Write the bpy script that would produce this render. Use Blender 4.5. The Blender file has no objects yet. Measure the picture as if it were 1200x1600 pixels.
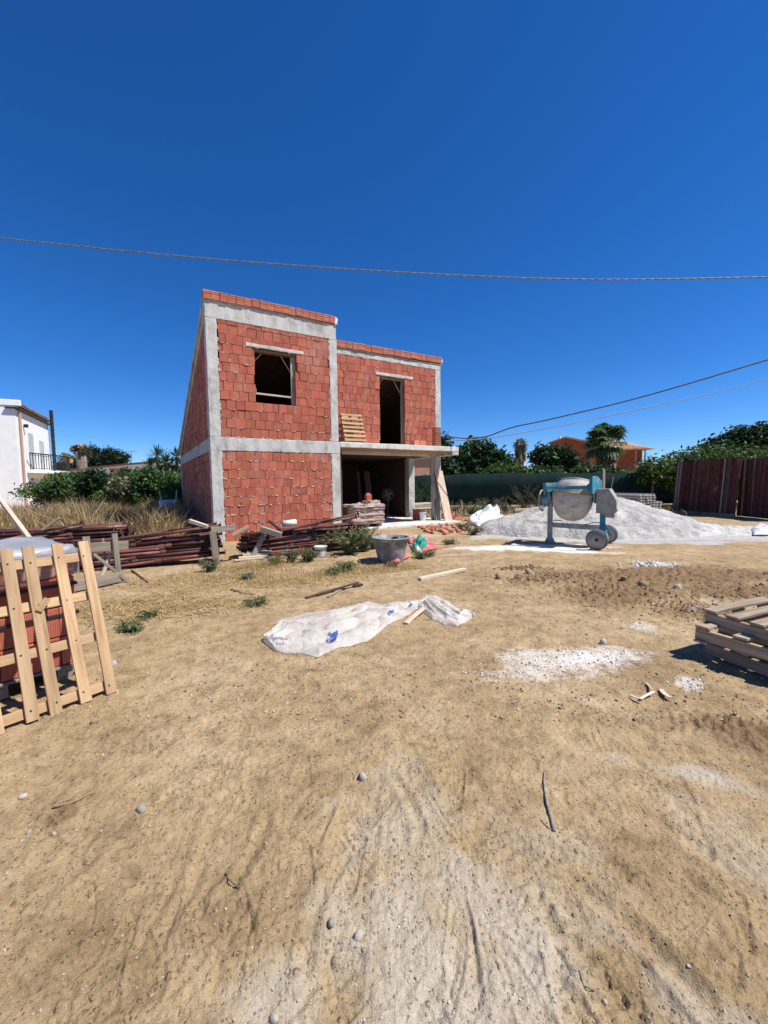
import bpy, bmesh, math, random
import numpy as np
from mathutils import Vector, Matrix, Euler

random.seed(7); RNG = np.random.default_rng(11)
scene = bpy.context.scene
col = scene.collection

# ------------------------------------------------------------------ camera, sky, sun, exposure
CAM_H = 1.55; FPX = 640.0
PITCH = math.atan(44 / 640.0); ROLL = -0.0144
CAM_R = Matrix.Rotation(math.pi / 2 - PITCH, 3, 'X') @ Matrix.Rotation(ROLL, 3, 'Z')
cam_d = bpy.data.cameras.new('camera'); cam = bpy.data.objects.new('camera', cam_d); col.objects.link(cam)
cam.location = (0, 0, CAM_H); cam.rotation_euler = CAM_R.to_euler()
cam_d.sensor_fit = 'VERTICAL'; cam_d.sensor_height = 36.0; cam_d.lens = 36.0 * FPX / 1600.0
cam_d.clip_start = 0.05; cam_d.clip_end = 6000
scene.camera = cam

SUN_AZ = 104.0; SUN_EL = 57.0          # compass style: 0 = straight ahead of the camera (+Y), 90 = right (+X)
world = bpy.data.worlds.new('World'); scene.world = world; world.use_nodes = True
wn = world.node_tree.nodes; wl = world.node_tree.links; wn.clear()
sky = wn.new('ShaderNodeTexSky'); sky.sky_type = 'NISHITA'; sky.sun_disc = False
sky.sun_elevation = math.radians(SUN_EL); sky.sun_rotation = math.radians(SUN_AZ)
sky.altitude = 5000; sky.air_density = 1.5; sky.dust_density = 0.0; sky.ozone_density = 9.0
hs = wn.new('ShaderNodeHueSaturation'); hs.inputs['Saturation'].default_value = 1.2; hs.inputs['Value'].default_value = 1.09; hs.inputs['Hue'].default_value = 0.507
bg = wn.new('ShaderNodeBackground'); bg.inputs['Strength'].default_value = 0.098
wo = wn.new('ShaderNodeOutputWorld')
wl.new(sky.outputs[0], hs.inputs['Color']); wl.new(hs.outputs[0], bg.inputs['Color']); wl.new(bg.outputs[0], wo.inputs['Surface'])

sun_d = bpy.data.lights.new('sun', 'SUN'); sun_d.energy = 5.0; sun_d.angle = math.radians(0.53); sun_d.color = (1.0, 0.955, 0.88)
sun = bpy.data.objects.new('sun', sun_d); col.objects.link(sun)
_a, _e = math.radians(SUN_AZ), math.radians(SUN_EL)
SUN_V = Vector((math.sin(_a) * math.cos(_e), math.cos(_a) * math.cos(_e), math.sin(_e)))
sun.rotation_euler = SUN_V.to_track_quat('Z', 'Y').to_euler(); sun.location = SUN_V * 60

scene.view_settings.view_transform = 'Standard'; scene.view_settings.look = 'None'
scene.view_settings.exposure = 0.44; scene.view_settings.gamma = 1.0; scene.view_settings.use_curve_mapping = False
scene.cycles.use_denoising = True
scene.cycles.max_bounces = 6; scene.cycles.transparent_max_bounces = 8

# ------------------------------------------------------------------ survey helpers (photo pixel -> place on the site)
def ray(u, v):
    return CAM_R @ Vector((u - 600.0, -(v - 800.0), -FPX))
def G(u, v, z=0.0):
    d = ray(u, v); t = (z - CAM_H) / d.z
    return Vector((d.x * t, d.y * t, z))
def AT(u, v, y):
    d = ray(u, v); t = y / d.y
    return Vector((d.x * t, y, CAM_H + d.z * t))
def azv(a, l=1.0):
    a = math.radians(a); return Vector((math.sin(a) * l, math.cos(a) * l, 0))
def rz(az):                            # rotation about z that turns local +X to the compass direction az
    return math.radians(90 - az)

# ------------------------------------------------------------------ object helpers
def tag(o, label=None, cat=None, group=None, kind=None):
    if label: o['label'] = label
    if cat: o['category'] = cat
    if group: o['group'] = group
    if kind: o['kind'] = kind
    return o
def link(o, parent=None):
    col.objects.link(o)
    if parent is not None: o.parent = parent
    return o
def root(name, loc, rotz=0.0, label=None, cat=None, group=None, rot=None):
    o = bpy.data.objects.new(name, None); o.empty_display_size = 0.2
    o.location = loc; o.rotation_euler = rot if rot is not None else (0, 0, rotz)
    link(o); return tag(o, label, cat, group)
def mesh_data(name, v, f, mats=None, mi=None, smooth=False):
    me = bpy.data.meshes.new(name)
    me.from_pydata([tuple(p) for p in v], [], [tuple(q) for q in f])
    for m in (mats if isinstance(mats, (list, tuple)) else [mats] if mats else []): me.materials.append(m)
    if mi: me.polygons.foreach_set('material_index', mi)
    if smooth: me.polygons.foreach_set('use_smooth', [True] * len(me.polygons))
    me.update(); return me
def obj_from(name, me, parent=None, loc=(0, 0, 0), rot=(0, 0, 0)):
    o = bpy.data.objects.new(name, me); o.location = loc; o.rotation_euler = rot
    return link(o, parent)
def copy_tree(o, parent=None):
    c = o.copy(); col.objects.link(c); c.parent = parent
    for ch in list(o.children): copy_tree(ch, c)
    return c
def quads_mesh(name, V, nper, mat, smooth=False):
    """V: (n, nper, 3) array of separate polygons, made into one mesh quickly"""
    n = len(V); me = bpy.data.meshes.new(name)
    me.vertices.add(n * nper); me.vertices.foreach_set('co', np.asarray(V, np.float32).reshape(-1))
    me.loops.add(n * nper); me.loops.foreach_set('vertex_index', np.arange(n * nper, dtype=np.int32))
    me.polygons.add(n); me.polygons.foreach_set('loop_start', np.arange(0, n * nper, nper, dtype=np.int32))
    try: me.polygons.foreach_set('loop_total', np.full(n, nper, dtype=np.int32))
    except Exception: pass
    me.update(calc_edges=True); me.materials.append(mat)
    if smooth: me.polygons.foreach_set('use_smooth', np.ones(n, bool))
    return me

class MB:
    """collects shapes for ONE mesh object"""
    def __init__(s): s.v = []; s.f = []; s.mi = []; s.cur = 0
    def add(s, v, f):
        b = len(s.v); s.v += [Vector(p) for p in v]; s.f += [[b + i for i in q] for q in f]; s.mi += [s.cur] * len(f); return s
    def box(s, c, size, rot=None, ch=0.0, taper=1.0):
        v, f = chbox(size, ch); R = (Euler(rot).to_matrix() if rot is not None else Matrix.Identity(3)); c = Vector(c)
        return s.add([c + R @ Vector((p[0] * (taper if p[2] > 0 else 1), p[1] * (taper if p[2] > 0 else 1), p[2])) for p in v], f)
    def bx(s, x0, x1, y0, y1, z0, z1, ch=0.0):
        return s.box(((x0 + x1) / 2, (y0 + y1) / 2, (z0 + z1) / 2), (x1 - x0, y1 - y0, z1 - z0), None, ch)
    def bar(s, p, q, w, h, up=(0, 0, 1), ch=0.0):
        p, q = Vector(p), Vector(q); M = frame(p, q, up)
        v, f = chbox(((q - p).length, w, h), ch); c = (p + q) / 2
        return s.add([c + M @ Vector(a) for a in v], f)
    def tube(s, pts, r, n=8, caps=True, r2=None):
        pts = [Vector(p) for p in pts]; m = len(pts); v = []; prev = None
        for i, p in enumerate(pts):
            t = (pts[min(i + 1, m - 1)] - pts[max(i - 1, 0)]).normalized()
            a = Vector((0, 0, 1)) if abs(t.z) < 0.9 else Vector((1, 0, 0))
            x = (prev - t * prev.dot(t)).normalized() if prev is not None and (prev - t * prev.dot(t)).length > 1e-4 else t.cross(a).normalized()
            prev = x; y = t.cross(x)
            rr = r if r2 is None else r + (r2 - r) * i / (m - 1)
            if isinstance(r, (list, tuple)): rr = r[i]
            v += [p + (x * math.cos(2 * math.pi * k / n) + y * math.sin(2 * math.pi * k / n)) * rr for k in range(n)]
        f = [[i * n + k, i * n + (k + 1) % n, (i + 1) * n + (k + 1) % n, (i + 1) * n + k] for i in range(m - 1) for k in range(n)]
        if caps: f += [list(range(n))[::-1], list(range((m - 1) * n, m * n))]
        return s.add(v, f)
    def lathe(s, prof, n=24, M=None, c=(0, 0, 0)):
        v = []; c = Vector(c); M = M or Matrix.Identity(3)
        for r, z in prof: v += [c + M @ Vector((r * math.cos(2 * math.pi * k / n), r * math.sin(2 * math.pi * k / n), z)) for k in range(n)]
        m = len(prof)
        f = [[i * n + k, i * n + (k + 1) % n, (i + 1) * n + (k + 1) % n, (i + 1) * n + k] for i in range(m - 1) for k in range(n)]
        return s.add(v, f)
    def ring(s, c, R, r, axis='X', n=28, m=8):
        pts = []
        for k in range(n + 1):
            a = 2 * math.pi * k / n; p = (0, R * math.cos(a), R * math.sin(a)) if axis == 'X' else ((R * math.cos(a), 0, R * math.sin(a)) if axis == 'Y' else (R * math.cos(a), R * math.sin(a), 0))
            pts.append(Vector(c) + Vector(p))
        return s.tube(pts, r, m, caps=False)
    def poly(s, pts2, z0, z1, M=None):
        """extrude a polygon (list of x,y) between z0, z1"""
        n = len(pts2); M = M or Matrix.Identity(3)
        v = [M @ Vector((x, y, z0)) for x, y in pts2] + [M @ Vector((x, y, z1)) for x, y in pts2]
        return s.add(v, [list(range(n))[::-1], list(range(n, 2 * n))] + [[i, (i + 1) % n, n + (i + 1) % n, n + i] for i in range(n)])
    def jitter(s, a):
        for p in s.v: p += Vector((random.uniform(-a, a), random.uniform(-a, a), random.uniform(-a, a)))
        return s
    def data(s, name, mat, smooth=False):
        return mesh_data(name, s.v, s.f, mat, s.mi if isinstance(mat, (list, tuple)) else None, smooth)
    def build(s, name, mat, parent=None, smooth=False, loc=(0, 0, 0), rot=(0, 0, 0)):
        return obj_from(name, s.data(name, mat, smooth), parent, loc, rot)

def frame(p, q, up=(0, 0, 1)):
    x = (Vector(q) - Vector(p)).normalized(); up = Vector(up)
    if abs(x.dot(up.normalized())) > 0.98: up = Vector((0, 1, 0)) if abs(x.y) < 0.9 else Vector((1, 0, 0))
    y = up.cross(x).normalized(); z = x.cross(y)
    return Matrix((x, y, z)).transposed()
def chbox(size, ch=0.0):
    X, Y, Z = (d / 2 for d in size)
    if ch <= 0:
        v = [(sx * X, sy * Y, sz * Z) for sx in (-1, 1) for sy in (-1, 1) for sz in (-1, 1)]
        return v, [(0, 1, 3, 2), (4, 6, 7, 5), (0, 4, 5, 1), (2, 3, 7, 6), (0, 2, 6, 4), (1, 5, 7, 3)]
    v = []; idx = {}
    for sx in (-1, 1):
        for sy in (-1, 1):
            for sz in (-1, 1):
                for k in range(3):
                    p = [sx * X, sy * Y, sz * Z]
                    for j in range(3):
                        if j != k: p[j] -= (sx, sy, sz)[j] * ch
                    idx[(sx, sy, sz, k)] = len(v); v.append(tuple(p))
    f = []
    def face(vs, n):
        a, b, c = (Vector(v[i]) for i in vs[:3])
        if (b - a).cross(c - a).dot(Vector(n)) < 0: vs = vs[::-1]
        f.append(vs)
    for k in range(3):
        i, j = [t for t in range(3) if t != k]
        for s0 in (-1, 1):
            vs = []
            for a, b in ((-1, -1), (1, -1), (1, 1), (-1, 1)):
                sg = [0, 0, 0]; sg[k] = s0; sg[i] = a; sg[j] = b; vs.append(idx[(*sg, k)])
            n = [0, 0, 0]; n[k] = s0; face(vs, n)
        for a in (-1, 1):
            for b in (-1, 1):
                s1 = [0, 0, 0]; s2 = [0, 0, 0]; s1[i] = s2[i] = a; s1[j] = s2[j] = b; s1[k] = -1; s2[k] = 1
                n = [0, 0, 0]; n[i] = a; n[j] = b
                face([idx[(*s1, i)], idx[(*s2, i)], idx[(*s2, j)], idx[(*s1, j)]], n)
    for sx in (-1, 1):
        for sy in (-1, 1):
            for sz in (-1, 1): face([idx[(sx, sy, sz, k)] for k in range(3)], (sx, sy, sz))
    return v, f
def board(name, p, q, w, h, mat, parent=None, up=(0, 0, 1), ch=0.003, warp=0.0, smooth=False):
    """a plank as its own object, local X along its length so that the grain follows it"""
    p, q = Vector(p), Vector(q); L = (q - p).length
    n = 6 if warp else 1
    v = []; f = []
    y, z = w / 2, h / 2; c = min(ch, h * 0.3)
    prof = [(-y + c, -z), (y - c, -z), (y, -z + c), (y, z - c), (y - c, z), (-y + c, z), (-y, z - c), (-y, -z + c)]
    b1, b2 = random.uniform(-1, 1) * warp, random.uniform(-1, 1) * warp
    for i in range(n + 1):
        t = i / n; x = -L / 2 + L * t; dy = b1 * math.sin(math.pi * t); dz = b2 * math.sin(math.pi * t)
        e = random.uniform(-0.004, 0.004) if i in (0, n) else 0
        v += [(x + e, a + dy, b + dz) for a, b in prof]
    for i in range(n): f += [[i * 8 + k, i * 8 + (k + 1) % 8, (i + 1) * 8 + (k + 1) % 8, (i + 1) * 8 + k] for k in range(8)]
    f += [list(range(8))[::-1], list(range(n * 8, n * 8 + 8))]
    o = obj_from(name, mesh_data(name, v, f, mat, None, smooth), parent)
    o.rotation_euler = frame(p, q, up).to_euler(); o.location = (p + q) / 2
    return o

# ------------------------------------------------------------------ noise for geometry (world space)
_perm = RNG.permutation(1024)
_gx = np.cos(RNG.uniform(0, 2 * np.pi, 1024)); _gy = np.sin(RNG.uniform(0, 2 * np.pi, 1024)); 
_n = np.hypot(_gx, _gy); _gx /= _n; _gy /= _n
def pnoise(x, y):
    xi = np.floor(x).astype(np.int64); yi = np.floor(y).astype(np.int64); xf = x - xi; yf = y - yi
    def g(ix, iy, fx, fy):
        h = _perm[(_perm[ix & 1023] + iy) & 1023]; return _gx[h] * fx + _gy[h] * fy
    u = xf * xf * xf * (xf * (xf * 6 - 15) + 10); w = yf * yf * yf * (yf * (yf * 6 - 15) + 10)
    a = g(xi, yi, xf, yf); b = g(xi + 1, yi, xf - 1, yf); c = g(xi, yi + 1, xf, yf - 1); d = g(xi + 1, yi + 1, xf - 1, yf - 1)
    return (a * (1 - u) + b * u) * (1 - w) + (c * (1 - u) + d * u) * w
def fbm(x, y, o=4, gain=0.5, lac=2.03):
    s = 0; a = 1.0
    for i in range(o): s = s + a * pnoise(x + 17.3 * i, y - 9.1 * i); a *= gain; x = x * lac; y = y * lac
    return s
def sst(a, b, x):
    t = np.clip((x - a) / (b - a), 0, 1); return t * t * (3 - 2 * t)

# ------------------------------------------------------------------ materials
MATS = {}
def nt_mat(name):
    m = bpy.data.materials.new(name); m.use_nodes = True; nt = m.node_tree
    b = nt.nodes['Principled BSDF']; b.inputs['Specular IOR Level'].default_value = 0.3
    MATS[name] = m; return m, nt, b
def pmat(name, ramp, scale=8.0, rough=0.85, bump=0.3, bscale=40.0, bdist=0.01, rnd=0.15, hue=0.0, stretch=(1, 1, 1), stain=None, stain_scale=1.5, stain_lo=0.5, stain_hi=0.7,
         metal=0.0, spec=0.3, detail=6.0, trans=0.0, alpha=1.0, coat=0.0, world_co=False):
    m, nt, b = nt_mat(name); N = nt.nodes; L = nt.links
    tc = N.new('ShaderNodeTexCoord'); mp = N.new('ShaderNodeMapping'); mp.inputs['Scale'].default_value = stretch
    oi = N.new('ShaderNodeObjectInfo'); gi = N.new('ShaderNodeNewGeometry')
    ad = N.new('ShaderNodeMath'); ad.operation = 'ADD'; L.new(oi.outputs['Random'], ad.inputs[0]); L.new(gi.outputs['Random Per Island'], ad.inputs[1])
    fr = N.new('ShaderNodeMath'); fr.operation = 'FRACT'; L.new(ad.outputs[0], fr.inputs[0])
    off = N.new('ShaderNodeVectorMath'); off.operation = 'ADD'
    cmb = N.new('ShaderNodeCombineXYZ'); sc_ = N.new('ShaderNodeMath'); sc_.operation = 'MULTIPLY'; sc_.inputs[1].default_value = 37.0 if rnd > 0 else 0.0
    L.new(fr.outputs[0], sc_.inputs[0]); L.new(sc_.outputs[0], cmb.inputs[0]); L.new(sc_.outputs[0], cmb.inputs[2])
    if world_co: L.new(gi.outputs['Position'], off.inputs[0])
    else: L.new(tc.outputs['Object'], off.inputs[0])
    L.new(cmb.outputs[0], off.inputs[1]); L.new(off.outputs[0], mp.inputs[0])
    nz = N.new('ShaderNodeTexNoise'); nz.inputs['Scale'].default_value = scale; nz.inputs['Detail'].default_value = detail; nz.inputs['Roughness'].default_value = 0.6
    L.new(mp.outputs[0], nz.inputs['Vector'])
    cr = N.new('ShaderNodeValToRGB'); L.new(nz.outputs[0], cr.inputs[0]); el = cr.color_ramp.elements
    el[0].position = ramp[0][0]; el[0].color = (*ramp[0][1], 1); el[1].position = ramp[-1][0]; el[1].color = (*ramp[-1][1], 1)
    for p, c in ramp[1:-1]: e = el.new(p); e.color = (*c, 1)
    out = cr.outputs[0]
    if stain:
        n2 = N.new('ShaderNodeTexNoise'); n2.inputs['Scale'].default_value = stain_scale; n2.inputs['Detail'].default_value = 7; n2.inputs['Roughness'].default_value = 0.65
        L.new(mp.outputs[0], n2.inputs['Vector'])
        mr = N.new('ShaderNodeMapRange'); mr.inputs[1].default_value = stain_lo; mr.inputs[2].default_value = stain_hi; L.new(n2.outputs[0], mr.inputs[0])
        mx = N.new('ShaderNodeMix'); mx.data_type = 'RGBA'; L.new(mr.outputs[0], mx.inputs[0]); L.new(out, mx.inputs[6]); mx.inputs[7].default_value = (*stain, 1); out = mx.outputs[2]
    if rnd > 0 or hue > 0:
        hv = N.new('ShaderNodeHueSaturation'); m1 = N.new('ShaderNodeMapRange'); m1.inputs[3].default_value = 1 - rnd; m1.inputs[4].default_value = 1 + rnd
        L.new(fr.outputs[0], m1.inputs[0]); L.new(m1.outputs[0], hv.inputs['Value'])
        if hue > 0:
            k = N.new('ShaderNodeMath'); k.operation = 'MULTIPLY'; k.inputs[1].default_value = 7.31; L.new(fr.outputs[0], k.inputs[0])
            k2 = N.new('ShaderNodeMath'); k2.operation = 'FRACT'; L.new(k.outputs[0], k2.inputs[0])
            m2 = N.new('ShaderNodeMapRange'); m2.inputs[3].default_value = 0.5 - hue; m2.inputs[4].default_value = 0.5 + hue; L.new(k2.outputs[0], m2.inputs[0]); L.new(m2.outputs[0], hv.inputs['Hue'])
        L.new(out, hv.inputs['Color']); out = hv.outputs[0]
    L.new(out, b.inputs['Base Color']); b.inputs['Roughness'].default_value = rough; b.inputs['Metallic'].default_value = metal
    b.inputs['Specular IOR Level'].default_value = spec; b.inputs['Coat Weight'].default_value = coat
    if trans: b.inputs['Transmission Weight'].default_value = trans
    if alpha < 1: b.inputs['Alpha'].default_value = alpha
    if bump > 0:
        nb = N.new('ShaderNodeTexNoise'); nb.inputs['Scale'].default_value = bscale; nb.inputs['Detail'].default_value = 5; L.new(mp.outputs[0], nb.inputs['Vector'])
        bp = N.new('ShaderNodeBump'); bp.inputs['Strength'].default_value = bump; bp.inputs['Distance'].default_value = bdist
        L.new(nb.outputs[0], bp.inputs['Height']); L.new(bp.outputs[0], b.inputs['Normal'])
    return m
def leafmat(name, dark, light, rnd=0.35, hue=0.02, trl=0.25, rough=0.55):
    m, nt, b = nt_mat(name); N = nt.nodes; L = nt.links
    gi = N.new('ShaderNodeNewGeometry'); cr = N.new('ShaderNodeValToRGB'); L.new(gi.outputs['Random Per Island'], cr.inputs[0])
    cr.color_ramp.elements[0].color = (*dark, 1); cr.color_ramp.elements[1].color = (*light, 1)
    nz = N.new('ShaderNodeTexNoise'); nz.inputs['Scale'].default_value = 1.3; L.new(gi.outputs['Position'], nz.inputs['Vector'])
    mr = N.new('ShaderNodeMapRange'); mr.inputs[1].default_value = 0.3; mr.inputs[2].default_value = 0.7; mr.inputs[3].default_value = 1 - rnd; mr.inputs[4].default_value = 1 + rnd; L.new(nz.outputs[0], mr.inputs[0])
    hv = N.new('ShaderNodeHueSaturation'); L.new(cr.outputs[0], hv.inputs['Color']); L.new(mr.outputs[0], hv.inputs['Value'])
    L.new(hv.outputs[0], b.inputs['Base Color']); b.inputs['Roughness'].default_value = rough
    tb = N.new('ShaderNodeBsdfTranslucent'); L.new(hv.outputs[0], tb.inputs['Color'])
    ms = N.new('ShaderNodeMixShader'); ms.inputs[0].default_value = trl; out = N['Material Output']
    L.new(b.outputs[0], ms.inputs[1]); L.new(tb.outputs[0], ms.inputs[2]); L.new(ms.outputs[0], out.inputs['Surface'])
    return m
# ------------------------------------------------------------------ material library
CONC = pmat('concrete', [(0.28, (0.27, 0.26, 0.235)), (0.46, (0.50, 0.49, 0.455)), (0.72, (0.62, 0.61, 0.57))], 4.0, 0.9, 0.6, 26, 0.02, rnd=0.0, stain=(0.25, 0.24, 0.215), stain_scale=1.7, stain_lo=0.50, stain_hi=0.74, stretch=(1, 1, 0.45), detail=9.0)
SLABC = pmat('pale_concrete', [(0.3, (0.58, 0.56, 0.51)), (0.7, (0.72, 0.70, 0.64))], 2.5, 0.9, 0.4, 25, 0.015, rnd=0.0, stain=(0.42, 0.38, 0.31), stain_scale=2.0)
MORT = pmat('mortar', [(0.3, (0.42, 0.35, 0.29)), (0.7, (0.62, 0.55, 0.47))], 9, 0.95, 0.6, 50, 0.02, rnd=0.12)
BACK = pmat('room_shade', [(0.3, (0.07, 0.035, 0.025)), (0.7, (0.13, 0.07, 0.05))], 5, 0.95, 0.4, 30, 0.02, rnd=0.0)  # dark colour standing in for shade inside rooms and block holes
def brick_mat(name, stripes_axis, freq, base=((0.375, 0.102, 0.060), (0.475, 0.150, 0.092)), bump=0.5):
    m = pmat(name, [(0.3, base[0]), (0.7, base[1])], 5.0, 0.9, 0.25, 60, 0.006, rnd=0.17, hue=0.006, stain=(0.56, 0.30, 0.22), stain_scale=1.6, stain_lo=0.58, stain_hi=0.86)
    nt = m.node_tree; N = nt.nodes; L = nt.links
    tc = N.new('ShaderNodeTexCoord'); w = N.new('ShaderNodeTexWave'); w.wave_type = 'BANDS'; w.bands_direction = stripes_axis; w.inputs['Scale'].default_value = freq; w.inputs['Distortion'].default_value = 0.15
    L.new(tc.outputs['Object'], w.inputs['Vector']); bp = N.new('ShaderNodeBump'); bp.inputs['Strength'].default_value = bump; bp.inputs['Distance'].default_value = 0.006
    L.new(w.outputs[1] if len(w.outputs) > 1 else w.outputs[0], bp.inputs['Height'])
    b = N['Principled BSDF']; old = b.inputs['Normal'].links[0].from_socket if b.inputs['Normal'].links else None
    if old: L.new(old, bp.inputs['Normal'])
    L.new(bp.outputs[0], b.inputs['Normal'])
    geo = N.new('ShaderNodeNewGeometry'); mp = N.new('ShaderNodeMapping'); mp.inputs['Scale'].default_value = (1, 1, 0.55); L.new(geo.outputs['Position'], mp.inputs[0])
    nz = N.new('ShaderNodeTexNoise'); nz.inputs['Scale'].default_value = 1.3; nz.inputs['Detail'].default_value = 9; nz.inputs['Roughness'].default_value = 0.72; L.new(mp.outputs[0], nz.inputs['Vector'])
    mr = N.new('ShaderNodeMapRange'); mr.inputs[1].default_value = 0.54; mr.inputs[2].default_value = 0.80; mr.inputs[4].default_value = 0.62; L.new(nz.outputs[0], mr.inputs[0])
    src = b.inputs['Base Color'].links[0].from_socket; mx = N.new('ShaderNodeMix'); mx.data_type = 'RGBA'; L.new(mr.outputs[0], mx.inputs[0]); L.new(src, mx.inputs[6]); mx.inputs[7].default_value = (0.58, 0.42, 0.345, 1); L.new(mx.outputs[2], b.inputs['Base Color'])
    return m
JOINT = pmat('block_joint', [(0.3, (0.20, 0.105, 0.075)), (0.7, (0.33, 0.20, 0.15))], 5, 0.95, 0.4, 30, 0.02, rnd=0.0)
BRICK = brick_mat('brick_clay', 'X', 22.0)
BRICKH = brick_mat('brick_clay_ribbed', 'Z', 12.0, ((0.46, 0.15, 0.085), (0.56, 0.21, 0.13)), 1.0)
WOODN = pmat('pallet_wood', [(0.3, (0.29, 0.175, 0.09)), (0.5, (0.44, 0.29, 0.155)), (0.7, (0.55, 0.39, 0.23))], 6, 0.8, 0.35, 30, 0.006, rnd=0.2, stretch=(0.35, 5, 5), stain=(0.19, 0.115, 0.06), stain_scale=3.0, stain_lo=0.52, stain_hi=0.78)
WOODG = pmat('weathered_wood', [(0.3, (0.17, 0.14, 0.105)), (0.5, (0.27, 0.23, 0.18)), (0.7, (0.36, 0.32, 0.26))], 6, 0.9, 0.5, 30, 0.008, rnd=0.2, stretch=(0.35, 6, 6), stain=(0.10, 0.08, 0.06), stain_scale=2.0, stain_lo=0.6, stain_hi=0.8)
WOODP = pmat('pale_wood', [(0.3, (0.42, 0.34, 0.24)), (0.7, (0.62, 0.54, 0.42))], 6, 0.85, 0.35, 30, 0.006, rnd=0.12, stretch=(0.35, 5, 5), stain=(0.33, 0.25, 0.17), stain_scale=2.2, stain_lo=0.6, stain_hi=0.8)
BOARDP = pmat('formwork_board', [(0.3, (0.50, 0.33, 0.23)), (0.5, (0.62, 0.47, 0.36)), (0.7, (0.70, 0.62, 0.53))], 6, 0.9, 0.3, 40, 0.005, rnd=0.1, stretch=(0.6, 2.5, 2.5))
SOFFIT = pmat('soffit_boards', [(0.3, (0.34, 0.17, 0.085)), (0.7, (0.48, 0.27, 0.15))], 4, 0.9, 0.3, 30, 0.006, rnd=0.1, stretch=(0.5, 4, 4))
RUST = pmat('rusty_red_steel', [(0.3, (0.065, 0.026, 0.02)), (0.5, (0.135, 0.045, 0.036)), (0.7, (0.21, 0.085, 0.07))], 7, 0.7, 0.3, 60, 0.004, rnd=0.42, hue=0.012, stain=(0.34, 0.29, 0.255), stain_scale=3.2, stain_lo=0.56, stain_hi=0.72, stretch=(0.5, 1, 1), spec=0.35)
RUSTD = pmat('dark_rust', [(0.3, (0.045, 0.022, 0.017)), (0.7, (0.12, 0.052, 0.038))], 7, 0.8, 0.3, 60, 0.004, rnd=0.4, stain=(0.22, 0.19, 0.16), stain_scale=3.2, stain_lo=0.62, stain_hi=0.75)
BLUE = pmat('teal_paint', [(0.3, (0.02, 0.16, 0.24)), (0.7, (0.035, 0.25, 0.35))], 5, 0.6, 0.3, 50, 0.004, rnd=0.0, stain=(0.36, 0.35, 0.32), stain_scale=4.5, stain_lo=0.50, stain_hi=0.66)
GREYM = pmat('cement_coated_steel', [(0.3, (0.21, 0.20, 0.18)), (0.5, (0.32, 0.31, 0.28)), (0.7, (0.43, 0.415, 0.37))], 5, 0.85, 0.4, 50, 0.006, rnd=0.05, stain=(0.12, 0.19, 0.22), stain_scale=3.0, stain_lo=0.64, stain_hi=0.74)
DRUM = pmat('cement_coated_drum', [(0.3, (0.42, 0.395, 0.34)), (0.7, (0.58, 0.55, 0.485))], 4, 0.85, 0.35, 40, 0.006, rnd=0.0, stretch=(1, 1, 2.2), stain=(0.27, 0.25, 0.215), stain_scale=3)
WPLAST = pmat('white_plaster', [(0.3, (0.76, 0.755, 0.73)), (0.7, (0.86, 0.855, 0.83))], 2, 0.9, 0.2, 20, 0.01, rnd=0.0, stain=(0.55, 0.53, 0.49), stain_scale=0.9, stain_lo=0.58, stain_hi=0.85)
TUBM = pmat('grey_plastic_tub', [(0.3, (0.13, 0.135, 0.14)), (0.7, (0.24, 0.245, 0.25))], 6, 0.65, 0.2, 40, 0.004, rnd=0.0, stain=(0.44, 0.43, 0.41), stain_scale=4, stain_lo=0.5, stain_hi=0.68)
WHITEP = pmat('white_plastic', [(0.3, (0.6, 0.6, 0.58)), (0.7, (0.78, 0.78, 0.76))], 8, 0.6, 0.1, 40, 0.004, rnd=0.1, stain=(0.42, 0.39, 0.33), stain_scale=5, stain_lo=0.55, stain_hi=0.75)
TARP = pmat('white_tarp', [(0.3, (0.50, 0.50, 0.505)), (0.7, (0.68, 0.68, 0.69))], 4, 0.6, 0.3, 25, 0.01, rnd=0.1, stain=(0.42, 0.40, 0.38), stain_scale=4, stain_lo=0.55, stain_hi=0.8)
REDC = pmat('red_cloth', [(0.3, (0.38, 0.05, 0.055)), (0.7, (0.58, 0.14, 0.14))], 9, 0.9, 0.4, 60, 0.008, rnd=0.1, stain=(0.6, 0.38, 0.34), stain_scale=6, stain_lo=0.5, stain_hi=0.7)
GREENC = pmat('green_cloth', [(0.3, (0.015, 0.16, 0.11)), (0.7, (0.04, 0.34, 0.24))], 9, 0.9, 0.4, 60, 0.008, rnd=0.1)
NETG = pmat('green_net', [(0.35, (0.006, 0.017, 0.017)), (0.65, (0.011, 0.027, 0.026))], 3, 0.9, 0.3, 30, 0.02, rnd=0.0, spec=0.1)
BLACKM = pmat('black_metal', [(0.3, (0.012, 0.012, 0.014)), (0.7, (0.03, 0.03, 0.033))], 5, 0.6, 0.1, 30, 0.004, rnd=0.05)
RUBBER = pmat('dusty_rubber', [(0.3, (0.09, 0.088, 0.08)), (0.7, (0.22, 0.21, 0.19))], 7, 0.9, 0.3, 50, 0.005, rnd=0.05)
TERRA = pmat('terracotta_tiles', [(0.3, (0.42, 0.22, 0.125)), (0.7, (0.62, 0.40, 0.25))], 3, 0.9, 0.2, 20, 0.01, rnd=0.18, hue=0.008)
ORANGE = pmat('orange_plaster', [(0.3, (0.25, 0.075, 0.03)), (0.7, (0.33, 0.11, 0.045))], 1.5, 0.9, 0.1, 20, 0.01, rnd=0.0)
PEACH = pmat('peach_plaster', [(0.3, (0.42, 0.24, 0.16)), (0.7, (0.52, 0.31, 0.21))], 1.5, 0.9, 0.1, 20, 0.01, rnd=0.0)
STONE = pmat('stone', [(0.3, (0.30, 0.26, 0.20)), (0.7, (0.50, 0.45, 0.37))], 14, 0.9, 0.4, 60, 0.006, rnd=0.28)
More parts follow.
